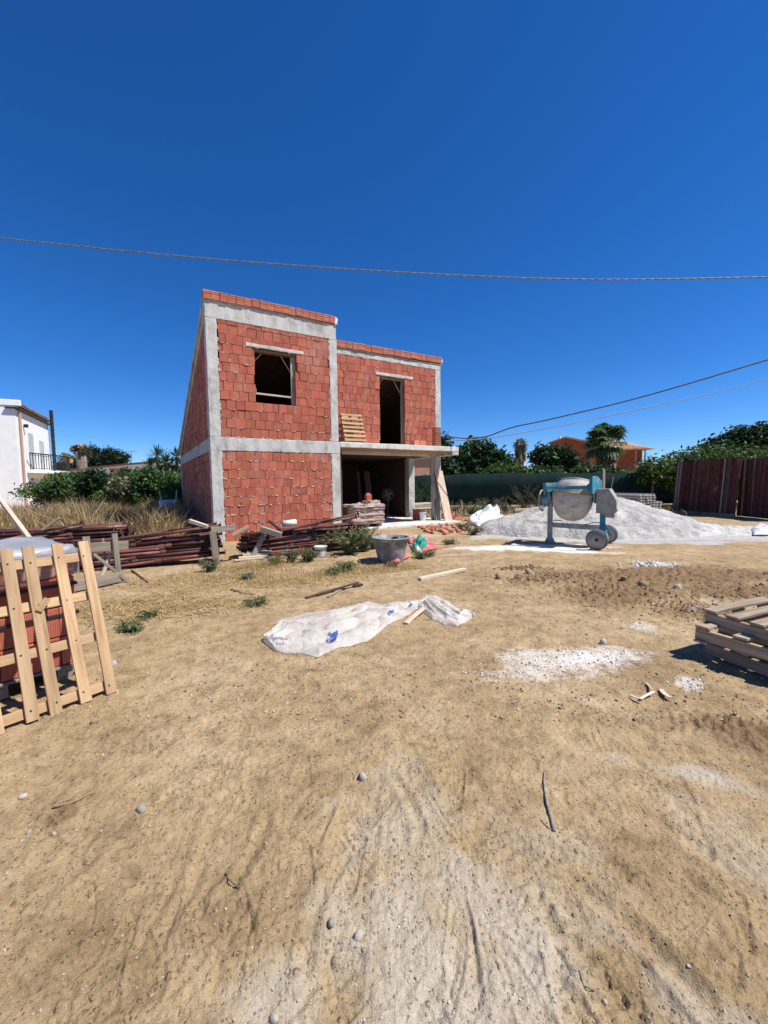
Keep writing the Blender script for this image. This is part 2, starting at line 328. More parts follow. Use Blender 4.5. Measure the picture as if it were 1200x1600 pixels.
CLOD = pmat('dirt_clod', [(0.3, (0.22, 0.145, 0.08)), (0.7, (0.34, 0.235, 0.138))], 14, 0.95, 0.5, 60, 0.006, rnd=0.3)
STRAW = leafmat('straw', (0.30, 0.20, 0.075), (0.56, 0.42, 0.20), 0.2, trl=0.2)
BARK = pmat('bark', [(0.3, (0.09, 0.07, 0.05)), (0.7, (0.22, 0.18, 0.14))], 8, 0.95, 0.6, 30, 0.03, rnd=0.1, stretch=(1, 1, 0.3))
GLASSD = pmat('dark_opening', [(0.3, (0.012, 0.012, 0.014)), (0.7, (0.022, 0.022, 0.025))], 5, 0.3, 0, rnd=0.0)
SHUT = pmat('grey_shutter', [(0.3, (0.40, 0.42, 0.42)), (0.7, (0.5, 0.52, 0.52))], 5, 0.7, 0.1, 30, 0.004, rnd=0.05)

# ------------------------------------------------------------------ ground: stains are where powder, sand and straw were spilled
def blob(x, y, c, r1, r2, az, soft=0.55, warp=0.35, ws=1.6):
    """soft elliptical patch with a frayed edge; c centre, r1 along az, r2 across"""
    out = np.zeros_like(x); R = 1.75 * max(r1, r2) * (1 + warp * 0.4)
    m = (np.abs(x - c[0]) < R) & (np.abs(y - c[1]) < R)
    if not m.any(): return out
    xm, ym = x[m], y[m]; a = math.radians(az); dx = xm - c[0]; dy = ym - c[1]
    p = dx * math.sin(a) + dy * math.cos(a); q = dx * math.cos(a) - dy * math.sin(a)
    d = np.sqrt((p / r1) ** 2 + (q / r2) ** 2) + warp * fbm(xm * ws + 3.1, ym * ws, 4)
    out[m] = 1 - sst(1 - soft, 1 + soft * 0.6, d)
    return out

# tyre tracks: a band of lateral lugs along a gently curved course x(y)
TRACKS = []
for pa_, pb_, pc_, w_, dep in (((1010, 1590), (760, 1280), (640, 1090), .10, .0065), ((500, 1590), (560, 1270), (585, 1080), .10, .0055), ((120, 1420), (360, 1180), (480, 1060), .10, .0050), ((1190, 1420), (960, 1180), (830, 1080), .09, .0045)):
    q3 = [G(*p) for p in (pa_, pb_, pc_)]; TRACKS.append((np.polyfit([p.y for p in q3], [p.x for p in q3], 2), min(p.y for p in q3) - .25, max(p.y for p in q3), w_, dep))
RUTS = []
def add_rut(p0, p1, bend, w, d): RUTS.append((p0, p1, bend, w, d))
rr = random.Random(5)
for u0, v0, u1, v1, b_, w_, d_ in [(1130, 1600, 880, 1370, .05, .05, .017), (1010, 1600, 800, 1400, .03, .045, .009), (735, 1600, 748, 1470, .02, .035, .009),
                       (480, 1540, 540, 1330, -.05, .04, .011), (330, 1420, 420, 1260, .04, .035, .010), (240, 1480, 330, 1290, .03, .04, .009), (880, 1540, 830, 1380, .03, .03, .010),
                       (1190, 1500, 1040, 1340, .04, .045, .010), (1190, 1400, 980, 1260, .04, .045, .009), (660, 1330, 600, 1200, .05, .035, .010)]:
    a, b = G(u0, v0), G(u1, v1); add_rut((a.x, a.y), (b.x, b.y), b_, w_, d_)
for i in range(70):
    a = G(rr.uniform(0, 1200), rr.uniform(1040, 1600)); az = rr.gauss(20, 55); L = rr.uniform(0.08, 0.34)
    d = azv(az, L); add_rut((a.x, a.y), (a.x + d.x, a.y + d.y), rr.uniform(-.05, .05), rr.uniform(.010, .03), rr.uniform(.002, .0065))
FEET = []
for i in range(52):
    p = G(rr.uniform(60, 1200), rr.uniform(1010, 1600)); FEET.append((p.x, p.y, math.radians(rr.gauss(15, 45)), rr.random()))
LIME = [(G(880, 1035), 0.84, 0.33, 78, 0.9), (G(790, 1050), 0.36, 0.16, 80, 0.55), (G(960, 1020), 0.50, 0.14, 96, 0.62), (G(915, 1030), 0.45, 0.16, 80, 1.1), (G(1000, 978), 0.22, 0.20, 20, 0.7), (G(1075, 1068), 0.15, 0.11, 60, 0.85), (G(1120, 950), 0.55, 0.14, 75, 0.6),
        (G(1022, 884), 0.42, 0.20, 85, 1.2), (G(840, 856), 1.6, 0.62, 92, 1.5), (G(770, 855), 1.2, 0.36, 84, 1.2), (G(900, 862), 0.9, 0.22, 110, 1.25), (G(650, 838), 1.6, 0.7, 62, 0.55), (G(720, 866), 1.2, 0.2, 80, 0.5),
        (G(700, 880), 0.7, 0.15, 80, 0.35), (G(540, 836), 0.9, 0.35, 60, 0.9), (G(620, 822), 2.2, 0.5, 60, 0.8), (G(930, 905), 0.5, 0.1, 80, 0.2)]
DUST = [(G(720, 1560), 0.42, 0.62, 85, 0.95), (G(620, 1330), 0.55, 0.34, 0, 0.62), (G(560, 1470), 0.25, 0.3, 30, 0.7), (G(1080, 1560), 0.32, 0.10, -48, 0.7), (G(960, 1460), 0.26, 0.08, -45, 0.6), (G(420, 1570), 0.26, 0.2, 60, 0.8), (G(1100, 1215), 0.34, 0.09, 115, 0.8),
        (G(860, 1400), 0.5, 0.4, 0, 0.5), (G(620, 1215), 0.35, 0.18, 10, 0.55), (G(1180, 1330), 0.4, 0.2, -40, 0.5), (G(650, 1120), 0.4, 0.2, 60, 0.15)]
GREYZ = [(G(1000, 838), 3.6, 1.5, 95, 1.1), (G(1180, 836), 3.2, 1.1, 100, 1.1), (G(860, 835), 2.4, 1.0, 80, 1.0), (Vector((11, 11.5, 0)), 3.5, 1.6, 80, 1.0)]
BROWN = [(G(1040, 900), 2.6, 0.9, 88, 0.9), (G(960, 930), 1.1, 0.55, 85, 0.9), (G(860, 905), 0.9, 0.4, 85, 0.75), (G(1160, 925), 1.2, 0.5, 95, 0.8), (G(1090, 955), 0.6, 0.35, 90, 0.8), (G(1180, 1150), 0.35, 0.22, 120, 0.9), (G(820, 890), 0.5, 0.12, 90, 0.8),
         (G(100, 1275), 0.07, 0.06, 0, 0.8), (G(1020, 1130), 0.6, 0.12, 95, 0.4), (G(300, 1240), 0.3, 0.12, 60, 0.3), (G(360, 1440), 0.12, 0.2, 0, 0.4), (G(230, 1150), 0.5, 0.2, 70, 0.35)]
STRAWZ = [(G(470, 905), 1.3, 0.5, 72, 0.7), (G(400, 885), 0.8, 0.35, 72, 0.7), (G(330, 905), 1.2, 0.5, 72, 0.3), (G(590, 890), 0.9, 0.3, 75, 0.6), (G(200, 945), 1.0, 0.5, 65, 0.25), (G(290, 950), 1.1, 0.45, 65, 0.25), (Vector((-9, 13, 0)), 6.5, 5.5, 0, 0.9), (G(720, 815), 1.5, 0.6, 70, 0.4), (Vector((6, 19, 0)), 8, 3, 90, 0.5)]
def lump(x, y):
    s = sum(c[4] * blob(x, y, c[0], c[1], c[2], c[3]) for c in BROWN); return np.clip(s, 0, 1)
def ground_h(x, y, detail=True):
    x = np.asarray(x, float); y = np.asarray(y, float)
    h = 0.018 * fbm(x * 0.55, y * 0.55, 3) + 0.012 * fbm(x * 2.3 + 5, y * 2.3, 3)
    if detail:
        near = 1 - sst(6, 14, np.hypot(x, y))
        wx = x + 0.05 * fbm(x * 3 + 7, y * 3, 2); wy = y + 0.05 * fbm(x * 3, y * 3 - 5, 2)
        h = h + near * (0.011 * fbm(wx * 5.5, wy * 5.5, 3) + 0.0048 * fbm(wx * 13, wy * 13 + 2, 3) + 0.0042 * fbm(x * 30 + 9, y * 30, 4, 0.6) - 0.0042 * np.abs(fbm(wx * 21, wy * 21 + 8, 3, 0.6)) - 0.006 * np.abs(fbm(wx * 8 + 3, wy * 8, 2)))
        b = lump(x, y); r = 1 - np.abs(fbm(x * 6.5 + 2, y * 6.5, 4)) * 1.9
        h = h + b * (0.05 * np.clip(r - 0.25, -0.2, 1) + 0.045 * fbm(x * 11, y * 11, 4) + 0.02 * fbm(x * 30, y * 30, 2))
        pit = blob(x, y, G(992, 941), 0.30, 0.06, 88, 0.5, 0.2); h = h - 0.10 * pit
        lm = blob(x, y, G(1022, 884), 0.42, 0.20, 85) ; h = h + 0.05 * lm * (0.6 + fbm(x * 14, y * 14, 3))
        # wheel and drag ruts
        for p0, p1, bend, w, d in RUTS:
            ax, ay = p0; bx_, by_ = p1; L = math.hypot(bx_ - ax, by_ - ay); tx, ty = (bx_ - ax) / L, (by_ - ay) / L
            m = (np.abs(x - (ax + bx_) / 2) < L / 2 + .25) & (np.abs(y - (ay + by_) / 2) < L / 2 + .25)
            if not m.any(): continue
            X = x[m] - ax; Y = y[m] - ay; t = (X * tx + Y * ty) / L
            q = X * ty - Y * tx - bend * np.sin(np.pi * np.clip(t, 0, 1)) + 0.012 * fbm(x[m] * 7, y[m] * 7, 2)
            env = sst(-0.05, 0.15, t) * (1 - sst(0.8, 1.05, t))
            prof = -np.exp(-(q / (w * 0.55)) ** 2) + 0.8 * np.exp(-((np.abs(q) - w * 1.15) / (w * 0.45)) ** 2)
            h[m] = h[m] + d * env * prof * (0.75 + 0.6 * fbm(x[m] * 5, y[m] * 5 + 4, 2))
        for co, ya, yb, w, dep in TRACKS:
            m = (y > ya) & (y < yb) & (np.abs(x - np.polyval(co, y)) < .4)
            if not m.any(): continue
            ym = y[m]; xm = x[m]; sl = 2 * co[0] * ym + co[1]; kk = np.sqrt(1 + sl ** 2); q = (xm - np.polyval(co, ym)) / kk + .008 * fbm(xm * 6, ym * 6, 2); s = ym * kk
            band = 1 - sst(w * .86, w * 1.02, np.abs(q)); rim = np.exp(-((np.abs(q) - w * 1.2) / (w * .16)) ** 2)
            lug = sst(-.25, .35, np.sin(2 * np.pi * s / .052 + np.sign(q) * 1.4 + np.abs(q) * 26)); patch = sst(-.28, .25, fbm(xm * 2.6 + 9, ym * 2.6, 3)); fade = sst(ya, ya + .2, ym) * (1 - sst(yb - .8, yb, ym))
            h[m] = h[m] + dep * patch * fade * (band * (lug * 1.5 - 1.1) + rim * .9)
        for fx, fy, a, k in FEET:
            m = (np.abs(x - fx) < .22) & (np.abs(y - fy) < .22)
            if not m.any(): continue
            X = x[m] - fx; Y = y[m] - fy; p = X * math.sin(a) + Y * math.cos(a); q = X * math.cos(a) - Y * math.sin(a)
            wdt = 0.047 - 0.012 * np.sin((p + 0.02) * 12)
            e = np.maximum(np.abs(p) / 0.142, np.sqrt((np.abs(p) / 0.15) ** 4 + (np.abs(q) / np.maximum(wdt, 0.02)) ** 2))
            ins = 1 - sst(0.82, 1.02, e); rim = np.exp(-((e - 1.18) / 0.12) ** 2)
            tread = np.sin(p * 2 * np.pi / 0.027 + (np.abs(q) * 60 if k > 0.5 else 0))
            h[m] = h[m] + ins * (-0.006 + 0.0014 * tread) + 0.0032 * rim * (0.6 + 0.8 * k)
    return h
_gxs = np.arange(-7.5, 7.5, 0.025); _gys = np.arange(0.6, 11.0, 0.025)
_GH = ground_h(*[a.ravel() for a in np.meshgrid(_gxs, _gys)]).reshape(len(_gys), len(_gxs))
def GZ(x, y):
    i = int((x + 7.5) / 0.025); j = int((y - 0.6) / 0.025)
    return float(_GH[j, i]) if 0 <= i < len(_gxs) and 0 <= j < len(_gys) else 0.0

def make_ground():
    az = np.concatenate([np.radians(np.linspace(-51, 51, 640)), np.radians(np.linspace(51, 309, 60))[1:-1]])
    r = np.concatenate([[0.02, 0.2, 0.4, 0.6], np.geomspace(0.75, 46, 740), np.geomspace(46, 4000, 34)[1:]])
    A, R = np.meshgrid(az, r); X = (R * np.sin(A)).ravel(); Y = (R * np.cos(A)).ravel()
    Z = np.zeros_like(X); m = R.ravel() < 60
    Z[m] = ground_h(X[m], Y[m])
    nA, nR = len(az), len(r)
    i = np.arange(nR - 1)[:, None] * nA; j = np.arange(nA)[None, :]; j2 = (j + 1) % nA
    F = np.stack([i + j, i + nA + j, i + nA + j2, i + j2], -1).reshape(-1, 4)[:, ::-1]
    me = bpy.data.meshes.new('ground'); n = len(X)
    me.vertices.add(n); me.vertices.foreach_set('co', np.stack([X, Y, Z], 1).astype(np.float32).ravel())
    me.loops.add(F.size); me.loops.foreach_set('vertex_index', F.astype(np.int32).ravel())
    me.polygons.add(len(F)); me.polygons.foreach_set('loop_start', np.arange(0, F.size, 4, dtype=np.int32)); me.update(calc_edges=True)
    me.polygons.foreach_set('use_smooth', np.ones(len(F), bool))
    near = np.hypot(X, Y) < 60
    def zone(lst, **k):
        o = np.zeros(n); xs, ys = X[near], Y[near]; s = np.zeros(len(xs))
        for c, r1, r2, a, w in lst: s = np.maximum(s, w * blob(xs, ys, c, r1, r2, a, **k))
        o[near] = s; return o
    C = np.zeros((n, 4), np.float32)
    C[:, 0] = zone(LIME, soft=0.8, warp=0.6, ws=2.6); C[:, 1] = zone(GREYZ, soft=0.5, warp=0.35, ws=1.2); C[:, 2] = zone(BROWN, soft=0.7); C[:, 3] = 1
    D = np.zeros((n, 4), np.float32); D[:, 0] = zone(DUST, soft=0.9, warp=0.9, ws=3.5); D[:, 1] = zone(STRAWZ, soft=0.8, warp=0.7, ws=1.8); D[:, 3] = 1
    a1 = me.attributes.new('zone', 'FLOAT_COLOR', 'POINT'); a1.data.foreach_set('color', C.ravel())
    a2 = me.attributes.new('zone2', 'FLOAT_COLOR', 'POINT'); a2.data.foreach_set('color', D.ravel())
    m, nt, b = nt_mat('dirt'); N = nt.nodes; L = nt.links
    geo = N.new('ShaderNodeNewGeometry')
    def noise(s, det=6, ro=0.6):
        k = N.new('ShaderNodeTexNoise'); k.inputs['Scale'].default_value = s; k.inputs['Detail'].default_value = det; k.inputs['Roughness'].default_value = ro; L.new(geo.outputs['Position'], k.inputs['Vector']); return k.outputs[0]
    def ramp(src, stops):
        k = N.new('ShaderNodeValToRGB'); L.new(src, k.inputs[0]); e = k.color_ramp.elements
        e[0].position, e[0].color = stops[0][0], (*stops[0][1], 1); e[1].position, e[1].color = stops[-1][0], (*stops[-1][1], 1)
        for p, c in stops[1:-1]: q = e.new(p); q.color = (*c, 1)
        return k.outputs[0]
    def mathn(op, a, c, cl=False):
        k = N.new('ShaderNodeMath'); k.operation = op; k.use_clamp = cl
        for i_, s in enumerate((a, c)):
            if isinstance(s, (int, float)): k.inputs[i_].default_value = s
            else: L.new(s, k.inputs[i_])
        return k.outputs[0]
    def mix(f_, a, c):
        k = N.new('ShaderNodeMix'); k.data_type = 'RGBA'; L.new(f_, k.inputs[0])
        for i_, s in ((6, a), (7, c)):
            if isinstance(s, tuple): k.inputs[i_].default_value = (*s, 1)
            else: L.new(s, k.inputs[i_])
        return k.outputs[2]
    def breakup(att, nz, k, lo, hi):
        s = mathn('ADD', att, mathn('MULTIPLY', mathn('SUBTRACT', nz, 0.5), k))
        q = N.new('ShaderNodeMapRange'); q.inputs[1].default_value = lo; q.inputs[2].default_value = hi; L.new(s, q.inputs[0]); return mathn('MULTIPLY', q.outputs[0], mathn('MULTIPLY', att, 3.0, True))
    at = N.new('ShaderNodeAttribute'); at.attribute_name = 'zone'; sp = N.new('ShaderNodeSeparateColor'); L.new(at.outputs['Color'], sp.inputs[0])
    at2 = N.new('ShaderNodeAttribute'); at2.attribute_name = 'zone2'; sp2 = N.new('ShaderNodeSeparateColor'); L.new(at2.outputs['Color'], sp2.inputs[0])
    n1, n2, n3, n4 = noise(1.1), noise(7.0, 8, 0.65), noise(45, 6, 0.7), noise(2.7, 7, 0.68)
    base = ramp(n1, [(0.28, (0.285, 0.195, 0.102)), (0.5, (0.385, 0.275, 0.152)), (0.72, (0.475, 0.357, 0.216))])
    fine = ramp(n2, [(0.30, (0.55, 0.52, 0.48)), (0.5, (1, 1, 1)), (0.72, (1.22, 1.23, 1.24))])
    k = N.new('ShaderNodeMix'); k.data_type = 'RGBA'; k.blend_type = 'MULTIPLY'; k.inputs[0].default_value = 0.8; L.new(base, k.inputs[6]); L.new(fine, k.inputs[7]); c = k.outputs[2]
    speck = ramp(n3, [(0.28, (0.38, 0.35, 0.32)), (0.42, (0.95, 0.95, 0.95)), (0.62, (1.04, 1.04, 1.04)), (0.74, (1.5, 1.55, 1.6))])
    k = N.new('ShaderNodeMix'); k.data_type = 'RGBA'; k.blend_type = 'MULTIPLY'; k.inputs[0].default_value = 0.9; L.new(c, k.inputs[6]); L.new(speck, k.inputs[7]); c = k.outputs[2]
    mott = ramp(noise(3.2, 9, 0.72), [(0.32, (0.78, 0.76, 0.73)), (0.48, (0.98, 0.98, 0.98)), (0.66, (1.12, 1.13, 1.14))])
    k = N.new('ShaderNodeMix'); k.data_type = 'RGBA'; k.blend_type = 'MULTIPLY'; k.inputs[0].default_value = 0.85; L.new(c, k.inputs[6]); L.new(mott, k.inputs[7]); c = k.outputs[2]
    c = mix(breakup(sp2.outputs[1], n2, 0.9, 0.25, 0.75), c, ramp(n3, [(0.3, (0.26, 0.17, 0.07)), (0.7, (0.52, 0.38, 0.17))]))
    c = mix(breakup(sp.outputs[2], n2, 0.8, 0.2, 0.8), c, ramp(n3, [(0.3, (0.16, 0.098, 0.05)), (0.7, (0.30, 0.20, 0.112))]))
    c = mix(breakup(sp2.outputs[0], n4, 1.1, 0.18, 0.95), c, ramp(n3, [(0.3, (0.40, 0.335, 0.25)), (0.7, (0.53, 0.46, 0.36))]))
    c = mix(breakup(sp.outputs[1], n2, 0.5, 0.25, 0.6), c, ramp(n2, [(0.3, (0.36, 0.345, 0.315)), (0.7, (0.52, 0.50, 0.465))]))
    c = mix(breakup(sp.outputs[0], noise(14, 9, 0.75), 1.9, 0.32, 1.15), c, ramp(n3, [(0.3, (0.60, 0.565, 0.50)), (0.7, (0.80, 0.775, 0.72))]))
    grit = ramp(noise(230, 3, 0.6), [(0.30, (0.62, 0.60, 0.57)), (0.45, (1, 1, 1)), (0.6, (1, 1, 1)), (0.72, (1.35, 1.36, 1.38))])
    k = N.new('ShaderNodeMix'); k.data_type = 'RGBA'; k.blend_type = 'MULTIPLY'; k.inputs[0].default_value = 0.9; L.new(c, k.inputs[6]); L.new(grit, k.inputs[7]); c = k.outputs[2]
    def crumbs(sc, thr, rad):
        vo = N.new('ShaderNodeTexVoronoi'); vo.inputs['Scale'].default_value = sc; vo.inputs['Randomness'].default_value = 1.0; L.new(geo.outputs['Position'], vo.inputs['Vector'])
        s3 = N.new('ShaderNodeSeparateColor'); L.new(vo.outputs['Color'], s3.inputs[0])
        q = N.new('ShaderNodeMapRange'); q.inputs[1].default_value = rad; q.inputs[2].default_value = rad * 0.45; L.new(vo.outputs['Distance'], q.inputs[0])
        return mathn('MULTIPLY', q.outputs[0], mathn('GREATER_THAN', s3.outputs[0], thr))
    cr1, cr2, cr3 = crumbs(34, 0.80, 0.34), crumbs(75, 0.72, 0.36), crumbs(17, 0.90, 0.26)
    allc = mathn('MAXIMUM', mathn('MAXIMUM', cr1, cr2), cr3)
    c = mix(mathn('MULTIPLY', mathn('MULTIPLY', allc, 0.62), mathn('SUBTRACT', 1.0, mathn('MULTIPLY', sp2.outputs[0], 0.65), True)), c, ramp(n2, [(0.35, (0.13, 0.085, 0.045)), (0.62, (0.30, 0.215, 0.125))]))
    L.new(c, b.inputs['Base Color']); b.inputs['Roughness'].default_value = 0.95; b.inputs['Specular IOR Level'].default_value = 0.15
    b1 = N.new('ShaderNodeBump'); b1.inputs['Strength'].default_value = 0.8; b1.inputs['Distance'].default_value = 0.02; L.new(noise(38, 7, 0.65), b1.inputs['Height'])
    b2 = N.new('ShaderNodeBump'); b2.inputs['Strength'].default_value = 0.7; b2.inputs['Distance'].default_value = 0.006; L.new(noise(160, 4, 0.6), b2.inputs['Height']); L.new(b1.outputs[0], b2.inputs['Normal'])
    b3 = N.new('ShaderNodeBump'); b3.inputs['Strength'].default_value = 0.8; b3.inputs['Distance'].default_value = 0.008; L.new(allc, b3.inputs['Height']); L.new(b2.outputs[0], b3.inputs['Normal'])
    L.new(b3.outputs[0], b.inputs['Normal'])
    me.materials.append(m)
    o = obj_from('ground', me); tag(o, 'tan dirt of the building site with ruts and white powder', kind='structure'); return o
make_ground()
# ------------------------------------------------------------------ the unfinished house (local x along its front, y into its depth)
P0 = G(335, 848); HROT = rz(59)
HX = azv(59); HY = azv(-31)
def HP(x, y, z=0.0): return P0 + HX * x + HY * y + Vector((0, 0, z))
house = root('unfinished_house', P0, HROT, 'unfinished two storey red brick house with bare concrete frame and sloping roof', 'house')
SL = 0.362; RD = 8.9; REC = 0.9; XR = 8.69
def roofz(y): return 6.50 - SL * y                       # top of the roof slab
def hb(name, x0, x1, y0, y1, z0, z1, mat=None, parent=house, ch=0.008):
    return MB().bx(x0, x1, y0, y1, z0, z1, ch).build(name, mat or CONC, parent)
def conc_part(name, x0, x1, y0, y1, z0, z1, mat=None, parent=house, sub=0.18, amp=0.006):
    """cast concrete with slightly uneven faces and rounded arrises"""
    bm = bmesh.new(); bmesh.ops.create_cube(bm, size=1.0)
    S = Vector((x1 - x0, y1 - y0, z1 - z0)); c = Vector(((x0 + x1) / 2, (y0 + y1) / 2, (z0 + z1) / 2))
    for v in bm.verts: v.co = Vector((v.co.x * S.x, v.co.y * S.y, v.co.z * S.z))
    ax = max(range(3), key=lambda i: S[i]); n = max(2, int(S[ax] / sub))
    ed = [e for e in bm.edges if abs((e.verts[0].co - e.verts[1].co)[ax]) > 1e-6]
    bmesh.ops.subdivide_edges(bm, edges=ed, cuts=n, use_grid_fill=True)
    for v in bm.verts:
        for k in range(3):
            if k != ax: v.co[k] += random.uniform(-amp, amp)
    bmesh.ops.bevel(bm, geom=[e for e in bm.edges if len(e.link_faces) == 2 and e.calc_face_angle(0) > 1.0], offset=0.012, segments=1, affect='EDGES')
    for v in bm.verts: v.co += c
    me = bpy.data.meshes.new(name); bm.to_mesh(me); bm.free(); me.materials.append(mat or CONC)
    return obj_from(name, me, parent)

# concrete frame
conc_part('column', 0.0, 0.29, 0.0, 0.30, -0.25, 2.525)
conc_part('column', 0.0, 0.29, 0.0, 0.30, 2.905, 6.045)
conc_part('column', 3.56, 3.86, 0.0, 0.30, -0.25, 2.525)
conc_part('column', 3.56, 3.82, 0.0, 0.30, 2.905, 6.065)
conc_part('beam', -0.004, 3.864, -0.004, 0.30, 2.527, 2.90)
conc_part('beam', -0.004, 3.80, -0.004, 0.28, 6.05, 6.50)
conc_part('column', 8.40, XR, REC, REC + 0.30, -0.2, 2.60)
conc_part('column', 8.42, XR, REC, REC + 0.30, 2.93, 5.955)
conc_part('column', 8.40, 8.71, 2.75, 3.06, -0.2, 2.60)
conc_part('beam', 3.80, XR + 0.003, REC - 0.003, REC + 0.26, 5.96, 6.13)
# side (left) frame: floor beam, sloping roof beam, rear column
conc_part('beam', 0.002, 0.27, 0.30, RD, 2.52, 2.89)
conc_part('column', 0.003, 0.28, RD - 0.28, RD, -0.25, 2.515)
conc_part('column', 0.003, 0.28, RD - 0.28, RD, 2.895, roofz(RD) - 0.36)
def slope_box(name, x0, x1, y0, y1, d0, d1, mat, parent=house, yoff=0.0):
    b = MB(); v = []
    for x in (x0, x1):
        for y in (y0, y1):
            for d in (d0, d1): v.append((x, y, roofz(y) + d))
    b.add(v, [(0, 1, 3, 2), (4, 6, 7, 5), (0, 4, 5, 1), (2, 3, 7, 6), (0, 2, 6, 4), (1, 5, 7, 3)]); return b.build(name, mat, parent)
slope_box('beam', 0.004, 0.26, 0.285, RD, -0.36, -0.14, CONC)
slope_box('roof', -0.05, 3.83, 0.31, RD + 0.15, -0.135, -0.002, CONC)
slope_box('roof', 3.835, 8.74, REC + 0.28, RD + 0.15, -0.135, -0.002, CONC)
slope_box('shade_sheet', 0.27, 3.60, 0.32, RD - .3, -0.20, -0.14, BACK); slope_box('shade_sheet', 3.84, 8.44, REC + .30, RD - .3, -0.20, -0.14, BACK)  # added dark sheets under the roof, to blacken the upper rooms
# slabs
slab = conc_part('balcony_slab', 3.868, 8.83, -0.006, REC + 0.9, 2.735, 2.91, SLABC, sub=0.3, amp=0.004)
conc_part('edge_beam', 8.50, 8.826, 0.0, 2.7, 2.60, 2.73, CONC)
conc_part('edge_beam', 3.88, 8.49, REC + 0.02, REC + 0.3, 2.605, 2.73, CONC)
so = root('x', (0, 0, 0)); bpy.data.objects.remove(so)
ceil = hb('ceiling', 3.86, 8.50, REC + 0.31, RD - 0.3, 2.66, 2.90, BACK)  # garage shade put into the ceiling colour
for i in range(14):                                                       # shuttering boards of the balcony soffit
    y = 0.03 + i * 0.066
    if y > REC - 0.06: break
    board('soffit_board', (3.90, y + 0.03, 2.722), (8.48, y + 0.03, 2.722), 0.062, 0.02, SOFFIT, house)
hb('ceiling', 0.28, 3.85, 0.31, RD - 0.3, 2.56, 2.88, CONC)
fl = conc_part('floor_slab', 3.87, 8.95, 0.02, RD - 0.25, -0.2, 0.07, SLABC, sub=0.4, amp=0.008)
hb('floor_slab', 0.0, 3.86, 0.35, RD - 0.25, -0.2, 0.05, SLABC)
conc_part('footing', 0.24, 3.62, -0.02, 0.30, -0.3, -0.005, SLABC, sub=0.2, amp=0.02)
# hidden inner walls that keep the rooms dark
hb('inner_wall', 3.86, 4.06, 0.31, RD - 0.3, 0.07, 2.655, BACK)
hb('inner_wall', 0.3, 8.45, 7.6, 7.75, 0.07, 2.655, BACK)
hb('inner_wall', 0.3, 8.45, 6.0, 6.15, 2.91, roofz(6.15) - 0.15, BACK)

